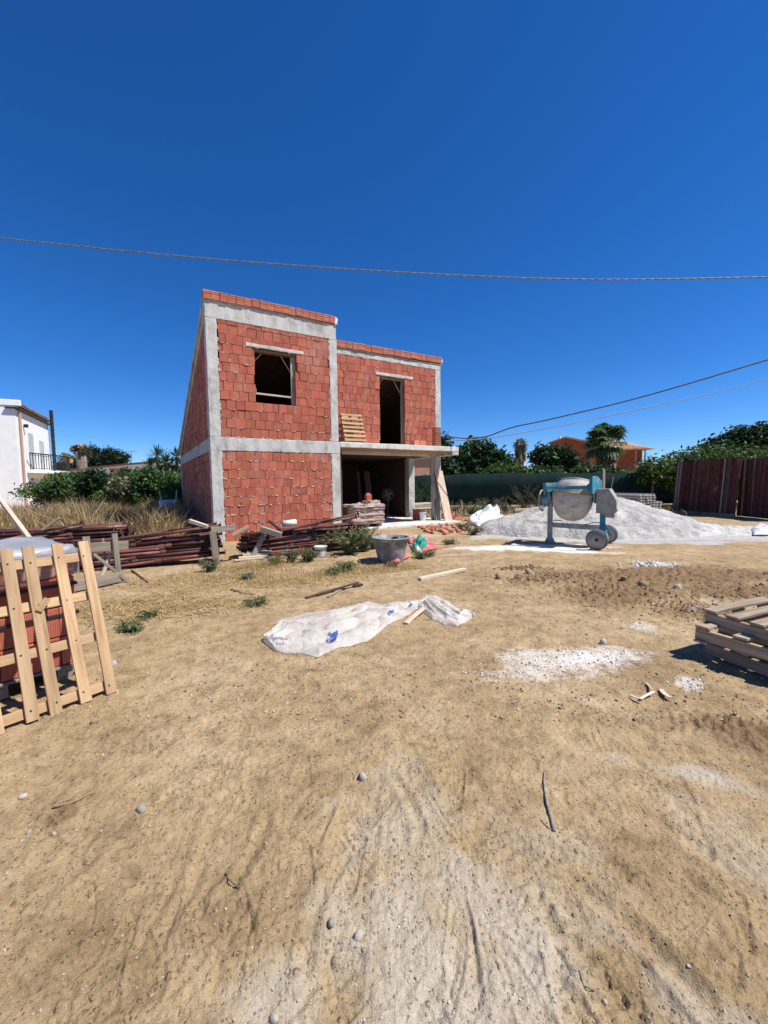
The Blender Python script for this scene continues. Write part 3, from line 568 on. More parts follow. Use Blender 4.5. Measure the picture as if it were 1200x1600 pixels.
# ---- brick walls: every block a piece of its own, the largest 300 as objects
BR_L, BR_H, BR_D = 0.252, 0.245, 0.12
BMESH = []
for k in range(7):
    v, f = chbox((BR_L, BR_D, BR_H), 0.006)
    v = [(x + random.uniform(-.003, .003), y + random.uniform(-.003, .003), z + random.uniform(-.003, .003)) for x, y, z in v]
    BMESH.append(mesh_data('brick', v, f, BRICK))
BUDGET = [300]
def wall_panel(x0, x1, z0, z1, yf, holes, name='wall', thick=0.24, priority=True, base=0.0, ground=False, loose=0.35):
    """yf: y of the frame face; blocks sit 2-4 cm behind it. holes: (x0,x1,z0,z1)"""
    yb = yf + 0.035
    back = MB()
    # the mortar core behind the blocks, cut round the openings
    xs = sorted({x0, x1, *[h[0] + 0.0 for h in holes], *[h[1] for h in holes]}); zs = sorted({z0, z1, *[h[2] for h in holes], *[h[3] for h in holes]})
    for i in range(len(xs) - 1):
        for j in range(len(zs) - 1):
            cx, cz = (xs[i] + xs[i + 1]) / 2, (zs[j] + zs[j + 1]) / 2
            if any(h[0] < cx < h[1] and h[2] < cz < h[3] for h in holes): continue
            back.bx(xs[i] + (0.03 if xs[i] in [h[1] for h in holes] else 0), xs[i + 1] - (0.03 if xs[i + 1] in [h[0] for h in holes] else 0), yb + 0.075, yb + thick, zs[j], zs[j + 1])
    w = back.build(name, JOINT, house)
    rest = MB(); mort = MB(); row = 0; z = z0 + 0.004
    while z < z1 - 0.03:
        h = min(BR_H, z1 - z - 0.008)
        xoff = (0.13 if row % 2 else 0.0) + random.uniform(-.03, .03)
        cuts = []; x = x0 + 0.012 - xoff
        rowdy = random.uniform(-.005, .005)
        while x < x1 - 0.02:
            L = BR_L + random.uniform(-.012, .012) if random.random() > 0.12 else BR_L * random.uniform(0.6, 0.85)
            a, b = max(x, x0 + 0.012), min(x + L, x1 - 0.012); x += L + random.uniform(0.003, 0.010)
            if b - a < 0.045: continue
            segs = [(a, b)]
            for hx0, hx1, hz0, hz1 in holes:
                if z + h * 0.55 > hz0 and z + h * 0.45 < hz1:
                    ns = []
                    for s0, s1 in segs:
                        if s1 <= hx0 or s0 >= hx1: ns.append((s0, s1)); continue
                        if s0 < hx0: ns.append((s0, hx0 + random.uniform(-.01, .006)))
                        if s1 > hx1: ns.append((hx1 + random.uniform(-.006, .01), s1))
                    segs = ns
            for s0, s1 in segs:
                if s1 - s0 < 0.05: continue
                half = (s1 - s0) < 0.17
                if half and random.random() < 0.10: continue                     # toothed gaps at the frame
                dy = random.uniform(-.006, .006) + rowdy + (0.012 if half else 0)
                c = Vector(((s0 + s1) / 2, yb + BR_D / 2 - 0.03 + dy, z + h / 2 + random.uniform(-.002, .002)))
                rot = Euler((random.gauss(0, .004), random.gauss(0, .004), random.gauss(0, .007)))
                if priority and BUDGET[0] > 0:
                    BUDGET[0] -= 1
                    o = bpy.data.objects.new('brick', random.choice(BMESH)); o.location = c; o.rotation_euler = rot
                    o.scale = ((s1 - s0) / BR_L, 1, h / BR_H); link(o, w)
                else:
                    v, f = chbox((s1 - s0, BR_D, h), 0.006); R = rot.to_matrix(); rest.add([c + R @ Vector(p) for p in v], f)
                # mortar squeezed out of the bed and head joints
                for q in range(2 if random.random() < loose else 0):
                    mx = random.uniform(s0, s1); ml = random.uniform(.02, .10)
                    mort.box((mx, yb - 0.028 + random.uniform(-.006, .006), z - 0.004 + random.uniform(-.008, .006)), (ml, 0.03, random.uniform(.010, .022)), (random.gauss(0, .3), random.gauss(0, .12), 0), 0.005)
                if random.random() < 0.06 * loose / 0.35:
                    mort.box((s1 + 0.004, yb - 0.022, z + h * random.uniform(.2, .8)), (0.018, 0.025, random.uniform(.05, .16)), (0, random.gauss(0, .1), 0), 0.005)
        z += BR_H + 0.008; row += 1
    if rest.v: tag(rest.build('brick_courses', BRICK, w), kind='stuff')
    if mort.v: mort.jitter(0.004); tag(mort.build('mortar', MORT, w), kind='stuff')
    return w
# front, upper and lower left bays, then the recessed upper bay
W1 = (1.27, 2.45, 3.93, 5.385)
wall_panel(0.29, 3.56, 2.905, 6.045, 0.0, [(W1[0], W1[1], W1[2], W1[3]), (1.02, 2.70, 5.40, 5.545)])
wall_panel(0.29, 3.56, -0.02, 2.525, 0.0, [], loose=0.75)
D1 = (5.90, 6.98, 2.85, 5.40)
wall_panel(3.86, 8.42, 2.915, 5.955, REC, [D1, (5.72, 7.36, 5.41, 5.545)], loose=0.2)
# side wall (left face): same builder turned by 90 degrees: local panel frame x' = depth
def side_panel(y0, y1, z0, ztop):
    back = MB(); br = MB(); mt = MB(); z = z0; row = 0
    back.add([(0.10, y0, z0), (0.10, y1, z0), (0.10, y1, ztop(y1)), (0.10, y0, ztop(y0)), (0.24, y0, z0), (0.24, y1, z0), (0.24, y1, ztop(y1)), (0.24, y0, ztop(y0))],
             [(0, 1, 2, 3), (7, 6, 5, 4), (0, 4, 5, 1), (2, 6, 7, 3), (1, 5, 6, 2), (0, 3, 7, 4)])
    w = back.build('wall', JOINT, house)
    while z < ztop(y0) - 0.06:
        y = y0 + 0.01 - (0.13 if row % 2 else 0)
        while y < y1 - 0.05:
            L = BR_L + random.uniform(-.01, .01); a, b = max(y, y0 + .01), min(y + L, y1 - .01); y += L + 0.012
            if b - a < 0.06: continue
            h = min(BR_H, ztop(b) - z - 0.01)
            if h < 0.06: continue
            br.box((0.10 + random.uniform(-.02, .008), (a + b) / 2, z + h / 2), (BR_D, b - a, h), (0, 0, random.gauss(0, .01)), 0.006)
            if random.random() < 0.5: mt.box((0.038, random.uniform(a, b), z), (0.03, random.uniform(.03, .12), 0.018), None, 0.005)
        z += BR_H + 0.010; row += 1
    tag(br.build('brick_courses', BRICK, w), kind='stuff'); tag(mt.jitter(.004).build('mortar', MORT, w), kind='stuff')
side_panel(0.30, RD - 0.28, -0.02, lambda y: 2.52)
side_panel(0.30, RD - 0.28, 2.90, lambda y: roofz(y) - 0.36)
# plain rear and right walls of blocks
hb('wall', 0.3, 8.4, RD - 0.25, RD - 0.02, -0.1, roofz(RD) - 0.16, BRICK)
def flat_wall(x0, x1, y0, y1, z0, mat=BACK):
    b = MB(); v = []
    for x in (x0, x1):
        for y in (y0, y1): v += [(x, y, z0), (x, y, roofz(y) - 0.16)]
    b.add(v, [(0, 1, 3, 2), (4, 6, 7, 5), (0, 4, 5, 1), (2, 3, 7, 6), (0, 2, 6, 4), (1, 5, 7, 3)]); return b.build('wall', mat, house)
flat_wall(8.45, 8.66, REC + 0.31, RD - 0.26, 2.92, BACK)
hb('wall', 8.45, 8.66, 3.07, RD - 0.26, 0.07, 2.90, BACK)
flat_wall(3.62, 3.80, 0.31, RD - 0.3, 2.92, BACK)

def drips(pts):
    b = MB()
    for (xa, za, xb, zb, y, n) in pts:
        for i in range(n):
            t = random.random(); b.box((xa + (xb - xa) * t + random.gauss(0, .008), y + random.uniform(-.004, .012), za + (zb - za) * t + random.gauss(0, .008)), (random.uniform(.012, .05) * (1 if xa == xb else 2), .03, random.uniform(.02, .12) if xa == xb else random.uniform(.012, .035)), (0, random.gauss(0, .2), 0), .004)
    tag(b.jitter(.004).build('mortar_drips', MORT, house), kind='stuff')
drips([(.295, 2.95, .295, 6.0, .02, 26), (3.555, 2.95, 3.555, 6.0, .02, 22), (.295, 0, .295, 2.5, .02, 22), (3.555, 0, 3.555, 2.5, .02, 18), (.3, 2.52, 3.55, 2.52, .02, 20), (8.415, 3, 8.415, 5.9, REC + .02, 16), (3.87, 5.95, 8.4, 5.95, REC + .02, 16), (.3, 6.04, 3.5, 6.07, .02, 16)])
# coping blocks along the high edge of the roof
def coping(x0, x1, yf, z, n, skew):
    L = (x1 - x0) / n; gb = MB().box((0, .004, 0), (L - .016, .245, .222))
    for q in range(5): gb.box((0, 0, -.1125 + .045 * (q + .5)), (L - .008, .26, .034))
    me = gb.data('coping_brick', BRICKH)
    for i in range(n):
        o = bpy.data.objects.new('coping_brick', me); o.location = (x0 + L * (i + .5), yf + 0.13 + random.uniform(-.012, .012), z + 0.118 + random.uniform(-.006, .008) + skew * i / n)
        o.rotation_euler = (random.gauss(0, .01), random.gauss(0, .012), random.gauss(0, .02)); o.scale = (random.uniform(.97, 1.0), 1, random.uniform(.97, 1.03)); link(o, house)
    MB().bx(x0 - 0.02, x1 + 0.01, yf + 0.03, yf + 0.26, z - 0.001, z + 0.012, 0.003).jitter(.003).build('mortar_bed', MORT, house)
coping(-0.03, 3.77, -0.055, 6.505, 18, 0.03)
slope_box('coping_bed', 3.83, XR, REC - 0.01, REC + 0.275, 0.0, 0.02, MORT) if False else None
hb('coping_bed', 3.84, XR, REC + 0.03, REC + 0.26, 6.131, 6.165, CONC)
coping(3.84, XR + 0.02, REC - 0.055, 6.166, 20, 0.06)
MB().box((3.80, 0.06, 6.62), (0.10, 0.22, 0.2), None, 0.02).jitter(.02).build('mortar_cap', WPLAST, house)
MB().box((XR + 0.05, REC + 0.06, 6.33), (0.08, 0.2, 0.16), None, 0.02).jitter(.02).build('mortar_cap', WPLAST, house)

# window and door openings: lintel, boards, props
def opening(x0, x1, z0, z1, yf, lx0, lx1, lz, sill):
    r = conc_part('lintel', lx0, lx1, yf - 0.016, yf + 0.26, lz - 0.10, lz, CONC, amp=0.006)
    board('lintel_board', (lx0 + .25, yf + 0.15, lz - 0.145), (x1 + 0.02, yf + 0.15, lz - 0.145), 0.22, 0.022, WOODG, house)
    board('jamb_board', (x1 - 0.012, yf + 0.13, z0 + 0.0), (x1 - 0.012, yf + 0.13, z1 - 0.02), 0.19, 0.025, WOODG, house, up=(0, 1, 0))
    MB().tube([(x0 + .01, yf + .20, z1 - .30), (x0 + .24, yf + .20, z1 - .03)], .012, 6).build('brace', WOODP, house)
    MB().tube([(x1 - .04, yf + .20, z1 - .52), (x1 - .36, yf + .20, z1 - .03)], .012, 6).build('brace', WOODP, house)
    if sill: board('safety_rail', (x0 - .02, yf + .14, z0 + .27), (x1 + .0, yf + .14, z0 + .25), .05, .025, WOODP, house, up=(0, 1, 0))
opening(*W1, 0.0, 1.03, 2.72, 5.545, True)
opening(D1[0], D1[1], 2.93, D1[3], REC, 5.72, 7.36, 5.545, False)
# gap under the upper beam above the window, lined with board
board('shim_board', (1.0, 0.05, 5.985), (2.5, 0.05, 5.975), 0.06, 0.02, WOODP, house)
# ------------------------------------------------------------------ pallets
def pallet(name, L, Wd, n_deck, deck_w, mat, label, group=None, bottom=True, style='stringer', broken=None):
    """local: deck boards run along y (length Wd), stringers along x (length L), lies on z = 0"""
    r = root(name, (0, 0, 0), 0, label, 'pallet', group); zt = 0.13
    for k in range(3):
        y = -Wd / 2 + 0.05 + k * (Wd - 0.10) / 2
        if style == 'stringer': board('stringer', (-L / 2, y, 0.068), (L / 2, y, 0.068), 0.04, 0.095, mat, r, up=(0, 0, 1), ch=.004)
        else:
            for j in range(3):
                x = -L / 2 + 0.07 + j * (L - 0.14) / 2; board('block', (x - .065, y, 0.066), (x + .065, y, 0.066), 0.09, 0.088, mat, r, ch=.004)
            board('stringer_board', (-L / 2, y, 0.121), (L / 2, y, 0.121), 0.095, 0.02, mat, r)
    for k in range(n_deck):
        x = -L / 2 + deck_w / 2 + k * (L - deck_w) / (n_deck - 1) + random.uniform(-.008, .008)
        board('deck_board', (x, -Wd / 2, 0.143), (x + random.uniform(-.006, .006), Wd / 2, 0.143), deck_w, 0.021, mat, r, warp=.004)
    if bottom:
        for k in (0, 0.5, 1):
            x = -L / 2 + deck_w / 2 + k * (L - deck_w); board('bottom_board', (x, -Wd / 2, 0.0105), (x, Wd / 2, 0.0105), deck_w, 0.019, mat, r)
    return r
# stack of three weathered pallets at the right
PALW = pmat('worn_pallet_wood', [(0.3, (0.20, 0.145, 0.095)), (0.5, (0.33, 0.25, 0.175)), (0.7, (0.46, 0.38, 0.29))], 6, 0.9, 0.45, 30, 0.008, rnd=0.18, stretch=(0.35, 6, 6), stain=(0.16, 0.11, 0.07), stain_scale=2.2, stain_lo=0.6, stain_hi=0.8)
pc = G(1098, 952, 0.40); a_b = 70.0                   # near left top corner, direction of the deck boards
ux, uy = azv(a_b + 90), azv(a_b)                      # stringers run away to the right front, boards to the right
for k, (z, off, da, lab) in enumerate([(0.0, (0.05, -0.06), 4, 'bottom worn pallet of the stack at the right edge, mostly in shade'), (0.135, (-0.02, -0.10), -7, 'middle worn pallet of the stack at the right edge, sticking out below the top one'),
                                  (0.262, (0.0, 0.0), 0, 'top sunlit pallet of the stack at the right edge of the site')]):
    p = pallet('wooden_pallet', 1.15, 0.84, 7 if k == 2 else 5, 0.10, PALW, lab, 'pallets stacked at the right edge')
    c = pc + ux * (1.15 / 2 + off[0]) + uy * (0.84 / 2 + off[1]); p.location = (c.x, c.y, z - 0.012 + (0.0 if k else 0.0))
    p.rotation_euler = (math.radians([0, -1.2, 1.0][k]), math.radians([0.5, 1.5, 1.4][k]), rz(a_b + 90 + da))
# pallet leaning on the brick pack at the left: slats stand up, four rails behind
b0, b1 = G(173, 1084), G(19, 1141); along = (b0 - b1).normalized(); aaz = math.degrees(math.atan2(along.x, along.y))
backv = azv(aaz - 90)
lean = root('wooden_pallet', b0, 0, 'bare new wood pallet leaning upright against the wrapped brick pack', 'pallet')
topd = backv * 0.43 + Vector((0, 0, 1.12)); nrm = topd.normalized().cross(along).normalized()
if nrm.dot(backv) > 0: nrm = -nrm                    # points to the camera side
offs = [0.0, -0.16, -0.335, -0.46, -0.635, -0.80, -0.96]
for i, o_ in enumerate(offs):
    s = along * o_; wv = along * random.uniform(-.01, .01)
    board('slat', s + nrm * .02 + topd.normalized() * (-0.0 + random.uniform(-.01, .01)), s + wv + nrm * .02 + topd * 1.0, 0.069, 0.021, WOODN, lean, up=nrm, warp=.006, ch=.002)
for t in (0.06, 0.37, 0.64, 0.90):
    c = topd * t; board('rail', c + along * 0.03 - nrm * .012, c - along * 1.0 - nrm * .012, 0.068, 0.03, WOODN, lean, up=nrm, ch=.002)
for i, o_ in enumerate(offs[:5]):
    for t in (0.06, 0.37, 0.64, 0.90):
        MB().lathe([(0, .004), (.006, .003), (.007, 0)], 8, frame((0, 0, 0), nrm, (0, 0, 1)) @ Matrix.Rotation(math.pi / 2, 3, 'Y')).build('nail', BLACKM, lean, loc=along * (o_ + random.uniform(-.01, .01)) + topd * (t + random.uniform(-.01, .01)) + nrm * .031)
board('splinter', along * -0.335 + topd * .60 + nrm * .04, along * -0.28 + topd * .66 + nrm * .05, 0.04, .015, WOODN, lean, up=nrm)

# wrapped pack of bricks behind it
pk_c = b0 + backv * 0.86 - along * 0.52
pack = root('brick_pack', pk_c, rz(aaz), 'strapped pack of red bricks under grey plastic film at left edge', 'brick pack')
FILM = pmat('grey_plastic_film', [(0.3, (0.20, 0.20, 0.215)), (0.5, (0.26, 0.26, 0.28)), (0.7, (0.34, 0.34, 0.36))], 3, 0.45, 0.4, 12, 0.02, rnd=0.0, spec=0.5)
FILM2 = pmat('cloudy_film', [(0.3, (0.4, 0.36, 0.36)), (0.7, (0.62, 0.58, 0.58))], 3, 0.3, 0.4, 12, 0.02, rnd=0.0, spec=0.6, alpha=0.42)
bw, bh, bd = 0.122, 0.235, 0.24
nbm = [mesh_data('brick', *chbox((bw - .005, bd, bh - .005), .004), BRICK) for _ in range(1)]
for layer in range(4):
    for i in range(8):
        for j in (0, 1, 2):
            if layer < 3 and j == 1: continue
            o = bpy.data.objects.new('brick', nbm[0]); o.location = (0.50 - (i + .5) * bw + random.uniform(-.004, .004), -0.26 + (j) * (bd + .004) + bd / 2 + random.uniform(-.01, .01) - 0.05, 0.13 + layer * (bh + .004) + bh / 2); link(o, pack)
for layer in range(4):
    z = 0.13 + (layer + .72) * (bh + .004)
    MB().bx(-0.49, 0.513, -0.325, 0.435, z - .012, z + .012, .001).build('strap', BLACKM, pack)
for k in (-0.40, 0.0, 0.40): board('bearer', (k, -0.30, .055), (k, .42, .055), .1, .10, WOODG, pack)
board('base_board', (-.5, -.28, .117), (.51, -.28, .117), .1, .02, WOODG, pack); board('base_board', (-.5, .36, .117), (.51, .36, .117), .1, .02, WOODG, pack)
def film_top():
    n = 26; v = []; f = []
    for i in range(n):
        for j in range(n):
            x = -0.56 + 1.10 * i / (n - 1); y = -0.36 + 0.86 * j / (n - 1); e = max(abs((x + .01) / .55), abs((y - .07) / .43))
            z = 1.095 + 0.018 * float(fbm(np.array([x * 5.0]), np.array([y * 5.0 + 3]), 3)[0]) + 0.03 * max(0, 1 - abs(x - y * .7) * 3) - (0.10 * max(0, e - .93) / .07 if e > .93 else 0)
            v.append((x, y, z))
    for i in range(n - 1):
        for j in range(n - 1): a = i * n + j; f.append((a, a + n, a + n + 1, a + 1))
    o = obj_from('film_cover', mesh_data('film_cover', v, f, FILM, None, True), pack); m = o.modifiers.new('s', 'SOLIDIFY'); m.thickness = .003
film_top()
b = MB(); v = []
for (x0_, y0_, x1_, y1_) in ((-.54, -.345, .528, -.345), (.528, -.345, .528, .46)):
    n = 18
    for i in range(n):
        t0, t1 = i / n, (i + 1) / n
        def pt(t, z): return (x0_ + (x1_ - x0_) * t, y0_ + (y1_ - y0_) * t - (.012 * math.sin(t * 37) if y0_ == y1_ else 0), z + .02 * math.sin(t * 9))
        b.add([pt(t0, .84), pt(t1, .84), pt(t1, 1.06), pt(t0, 1.06)], [(0, 1, 2, 3)])
b.build('film_skirt', FILM2, pack, smooth=True)

# long pale batten leaning behind the pack
p1 = AT(57, 838, 5.1); q = AT(-30, 740, 5.9)
tag(board('wood_batten', Vector((p1.x + .55 * (p1.x - q.x), p1.y + .55 * (p1.y - q.y) - 0.0, 0.25)), q, 0.05, 0.045, WOODP), 'long pale wooden batten leaning behind the brick pack', 'batten')

# weathered standing frame between pack and steel props
fp = G(142, 918); fq = G(182, 910); fd = (fq - fp); fd.normalize(); fb = azv(math.degrees(math.atan2(fd.x, fd.y)) - 90)
fr = root('wooden_trestle', fp, 0, 'grey weathered plank trestle standing beside the brick pack', 'trestle')
board('post', (0, 0, -.05), fb * .06 + Vector((0, 0, .80)), .10, .03, WOODG, fr, up=fb, warp=.004)
board('post', fd * .42 + Vector((0, 0, -.05)), fd * .40 + fb * .03 + Vector((0, 0, .80)), .085, .035, WOODG, fr, up=fb, warp=.004)
board('cross_board', fd * -.05 + fb * .07 + Vector((0, 0, .62)), fd * .62 + fb * .07 + Vector((0, 0, .58)), .15, .03, WOODG, fr, up=fb)
board('base_board', fd * -.55 - fb * .16 + Vector((0, 0, .10)), fd * .42 - fb * .10 + Vector((0, 0, .10)), .16, .035, WOODG, fr, up=fb)
tag(board('wood_batten', fp + fd * .16 + fb * .10 + Vector((0, 0, .02)), fp + fd * .40 + fb * .16 + Vector((0, 0, .48)), .05, .03, WOODP, up=fb), 'short pale batten crossing inside the grey plank trestle', 'batten')
tag(board('wood_batten', fp + fd * .06 - fb * .02 + Vector((0, 0, .52)), fp + fd * .48 - fb * .14 + Vector((0, 0, .0)), .045, .03, WOODG, up=fb), 'dark batten leaning across the front of the grey plank trestle', 'batten')
tag(board('wood_batten', fp + fd * .30 + fb * .2 + Vector((0, 0, .72)), fp + fd * .34 + fb * .25 + Vector((0, 0, .35)), .04, .03, WOODG, up=fb), 'short dark stick hanging behind the grey plank trestle', 'batten')

# ------------------------------------------------------------------ piles of rusty steel props
def prop_meshes():
    out = []
    for k in range(3):
        L = random.uniform(1.35, 1.55)
        o1 = MB().tube([(-L, 0, 0), (-L / 2, .002, .001), (0, 0, 0)], .03, 9).data('outer_tube', RUST, True)
        o2 = MB().tube([(0, 0, 0), (.95, 0, 0)], .023, 9).data('inner_tube', RUSTD if k else RUST, True)
        o3 = MB().tube([(-.05, 0, 0), (.045, 0, 0)], .041, 10).data('collar', RUST)
        b = MB(); b.bx(-L - .006, -L, -.06, .06, -.06, .06); o4 = b.data('end_plate', RUSTD)
        b = MB(); b.bx(.95, .956, -.055, .055, -.055, .055); o5 = b.data('end_plate', RUSTD)
        out.append((o1, o2, o3, o4, o5, L))
    return out
PROPS = prop_meshes()
def add_prop(c, az, tilt, label, group, flip=None):
    k = random.randrange(3); r = root('steel_prop', c, 0, label, 'steel prop', group)
    fl = random.random() < 0.5 if flip is None else flip
    r.rotation_euler = (random.uniform(0, 6.28), -tilt if not fl else tilt, rz(az + (180 if fl else 0)))
    r.rotation_mode = 'XYZ'
    for me, n in zip(PROPS[k][:5], ('outer_tube', 'inner_tube', 'collar', 'end_plate', 'end_plate')): obj_from(n, me, r, loc=(0.25, 0, 0))
def prop_pile(c, az, rows, label, group, dz=.064, dy=.075, tilt=0.0, ja=2.0, base=0.06):
    d = azv(az); s = azv(az - 90); z = base
    for i, n in enumerate(rows):
        for j in range(n):
            p = c + s * ((j - (n - 1) / 2) * dy + random.uniform(-.012, .012)) + d * random.uniform(-.12, .12) + Vector((0, 0, z + random.uniform(-.01, .012)))
            add_prop(p, az + random.gauss(0, ja), tilt + random.gauss(0, .012), label, group)
        z += dz
lB = 'rusty red steel prop in the pile beside the left house corner'
pB0, pB1 = G(196, 890), G(338, 880); dB = (pB1 - pB0).normalized(); aB = math.degrees(math.atan2(dB.x, dB.y)); sB = azv(aB - 90)
cB = pB1 - dB * 1.22 + sB * .30
prop_pile(cB, aB, [7, 6, 6, 6, 5, 5, 4, 3], lB, 'steel props piled beside the left house corner', dz=.062, tilt=.055, base=.08)
for k in range(2): add_prop(cB - sB * .12 + dB * .05 + Vector((0, 0, .60 + .04 * k)), aB + 4 - 6 * k, .12, lB, 'steel props piled beside the left house corner')
pw = pB1 + dB * 0.02 - sB * .06
o = board('wood_post', pw + Vector((0, 0, -.08)), pw + dB * -.06 + Vector((0, 0, .66)), .12, .09, WOODG, up=sB, warp=.003); tag(o, 'short weathered post holding the prop pile at the left house corner', 'post')
o = board('wood_block', pw + Vector((-.12, .06, .68)), pw + dB * .34 + Vector((-.02, .16, .70)), .14, .10, WOODG); tag(o, 'sawn timber block lying on the prop pile at the house corner', 'timber')
o = board('wood_block', pw + dB * -.50 + sB * .3 + Vector((0, 0, .86)), pw + dB * -.16 + sB * .12 + Vector((0, 0, .74)), .075, .07, WOODP); tag(o, 'pale timber offcut resting on top of the corner prop pile', 'timber')
o = board('wood_block', pw + dB * .30 + sB * .0 + Vector((0, 0, .56)), pw + dB * .62 + sB * .1 + Vector((0, 0, .72)), .07, .05, WOODG); tag(o, 'dark stick poking out right of the corner prop pile', 'timber')
for k in range(4):
    o = board('wood_offcut', pB1 + dB * (.35 + .08 * k) + sB * (.1 * k) + Vector((0, 0, .03 + .035 * k)), pB1 + dB * (.95 + .05 * k) + sB * (.1 + .06 * k) + Vector((0, 0, .03 + .035 * k)), .10, .03, WOODP if k != 1 else BOARDP)
    tag(o, ['flat pale offcut lying lowest between the two prop piles', 'pinkish offcut lying second from the ground between the prop piles', 'pale offcut lying third between the two prop piles', 'pale offcut on top of the small heap between prop piles'][k], 'offcut', 'offcuts between the prop piles')
# pile C in front of the lower wall
lC = 'rusty steel prop in the weedy pile in front of the lower brick wall'
pC0, pC1 = G(392, 874), G(525, 864); dC = (pC1 - pC0).normalized(); aC = math.degrees(math.atan2(dC.x, dC.y)); sC = azv(aC - 90)
cC = pC0 + dC * 1.12 + sC * .38
prop_pile(cC, aC, [7, 6, 6, 6, 6, 5, 5, 4, 3], lC, 'steel props piled before the lower brick wall', dz=.06, tilt=.05, base=.06, ja=3)
add_prop(cC - sC * .28 + dC * .12 + Vector((0, 0, .66)), aC - 2, .17, lC, 'steel props piled before the lower brick wall', flip=False)
add_prop(cC - sC * .22 + dC * .05 + Vector((0, 0, .64)), aC + 3, .13, lC, 'steel props piled before the lower brick wall', flip=False)
o = board('wood_post', pC0 + Vector((-.02, 0, -.05)), pC0 + dC * .32 + sC * .1 + Vector((0, 0, .56)), .10, .10, WOODG, up=sC); tag(o, 'thick leaning post at the left end of the weedy prop pile', 'post')
o = board('wood_block', pC0 + dC * .22 + sC * -.02 + Vector((0, 0, .64)), pC0 + dC * .62 - sC * .18 + Vector((0, 0, .50)), .13, .11, WOODG); tag(o, 'weathered beam end resting on the weedy prop pile', 'timber')
o = board('wood_block', pC0 + dC * .42 + sC * .2 + Vector((0, 0, .78)), pC0 + dC * .66 - sC * .1 + Vector((0, 0, .56)), .05, .04, RUSTD); tag(o, 'dark bar lying across the weedy prop pile', 'bar')
o = MB().tube([(0, 0, 0), (.3, .05, .02)], .07, 12, caps=False).build('clay_pipe', SLABC, None, True, loc=pC0 + dC * .7 + sC * .2 + Vector((0, 0, .70)), rot=(0, 0, rz(aC))); m = o.modifiers.new('s', 'SOLIDIFY'); m.thickness = .015
tag(o, 'short pale pipe piece lying on the weedy prop pile', 'pipe')
# pile A behind the frame, far left
lA = 'rusty red steel prop in the long pile at the far left'
cA = Vector((-6.55, 8.25, 0))
prop_pile(cA, 82, [9, 9, 8, 8, 8, 7, 7, 7, 6, 6, 5, 4], lA, 'steel props in the long pile far left', dz=.062, tilt=.03, base=.06, ja=1.5)
prop_pile(cA + Vector((-2.4, -.3, 0)), 84, [5, 5, 5, 4, 4, 4, 3, 3, 3, 2, 2], lA, 'steel props in the long pile far left', dz=.062, tilt=.02, base=.06, ja=2)
add_prop(cA + Vector((-.6, -.42, .60)), 74, .22, lA, 'steel props in the long pile far left')
p = AT(82, 818, 7.9); o = board('wood_block', p + Vector((-.2, 0, -.12)), p + Vector((.06, .1, .10)), .06, .05, WOODG); tag(o, 'short dark stick standing up from the far left prop pile', 'timber')

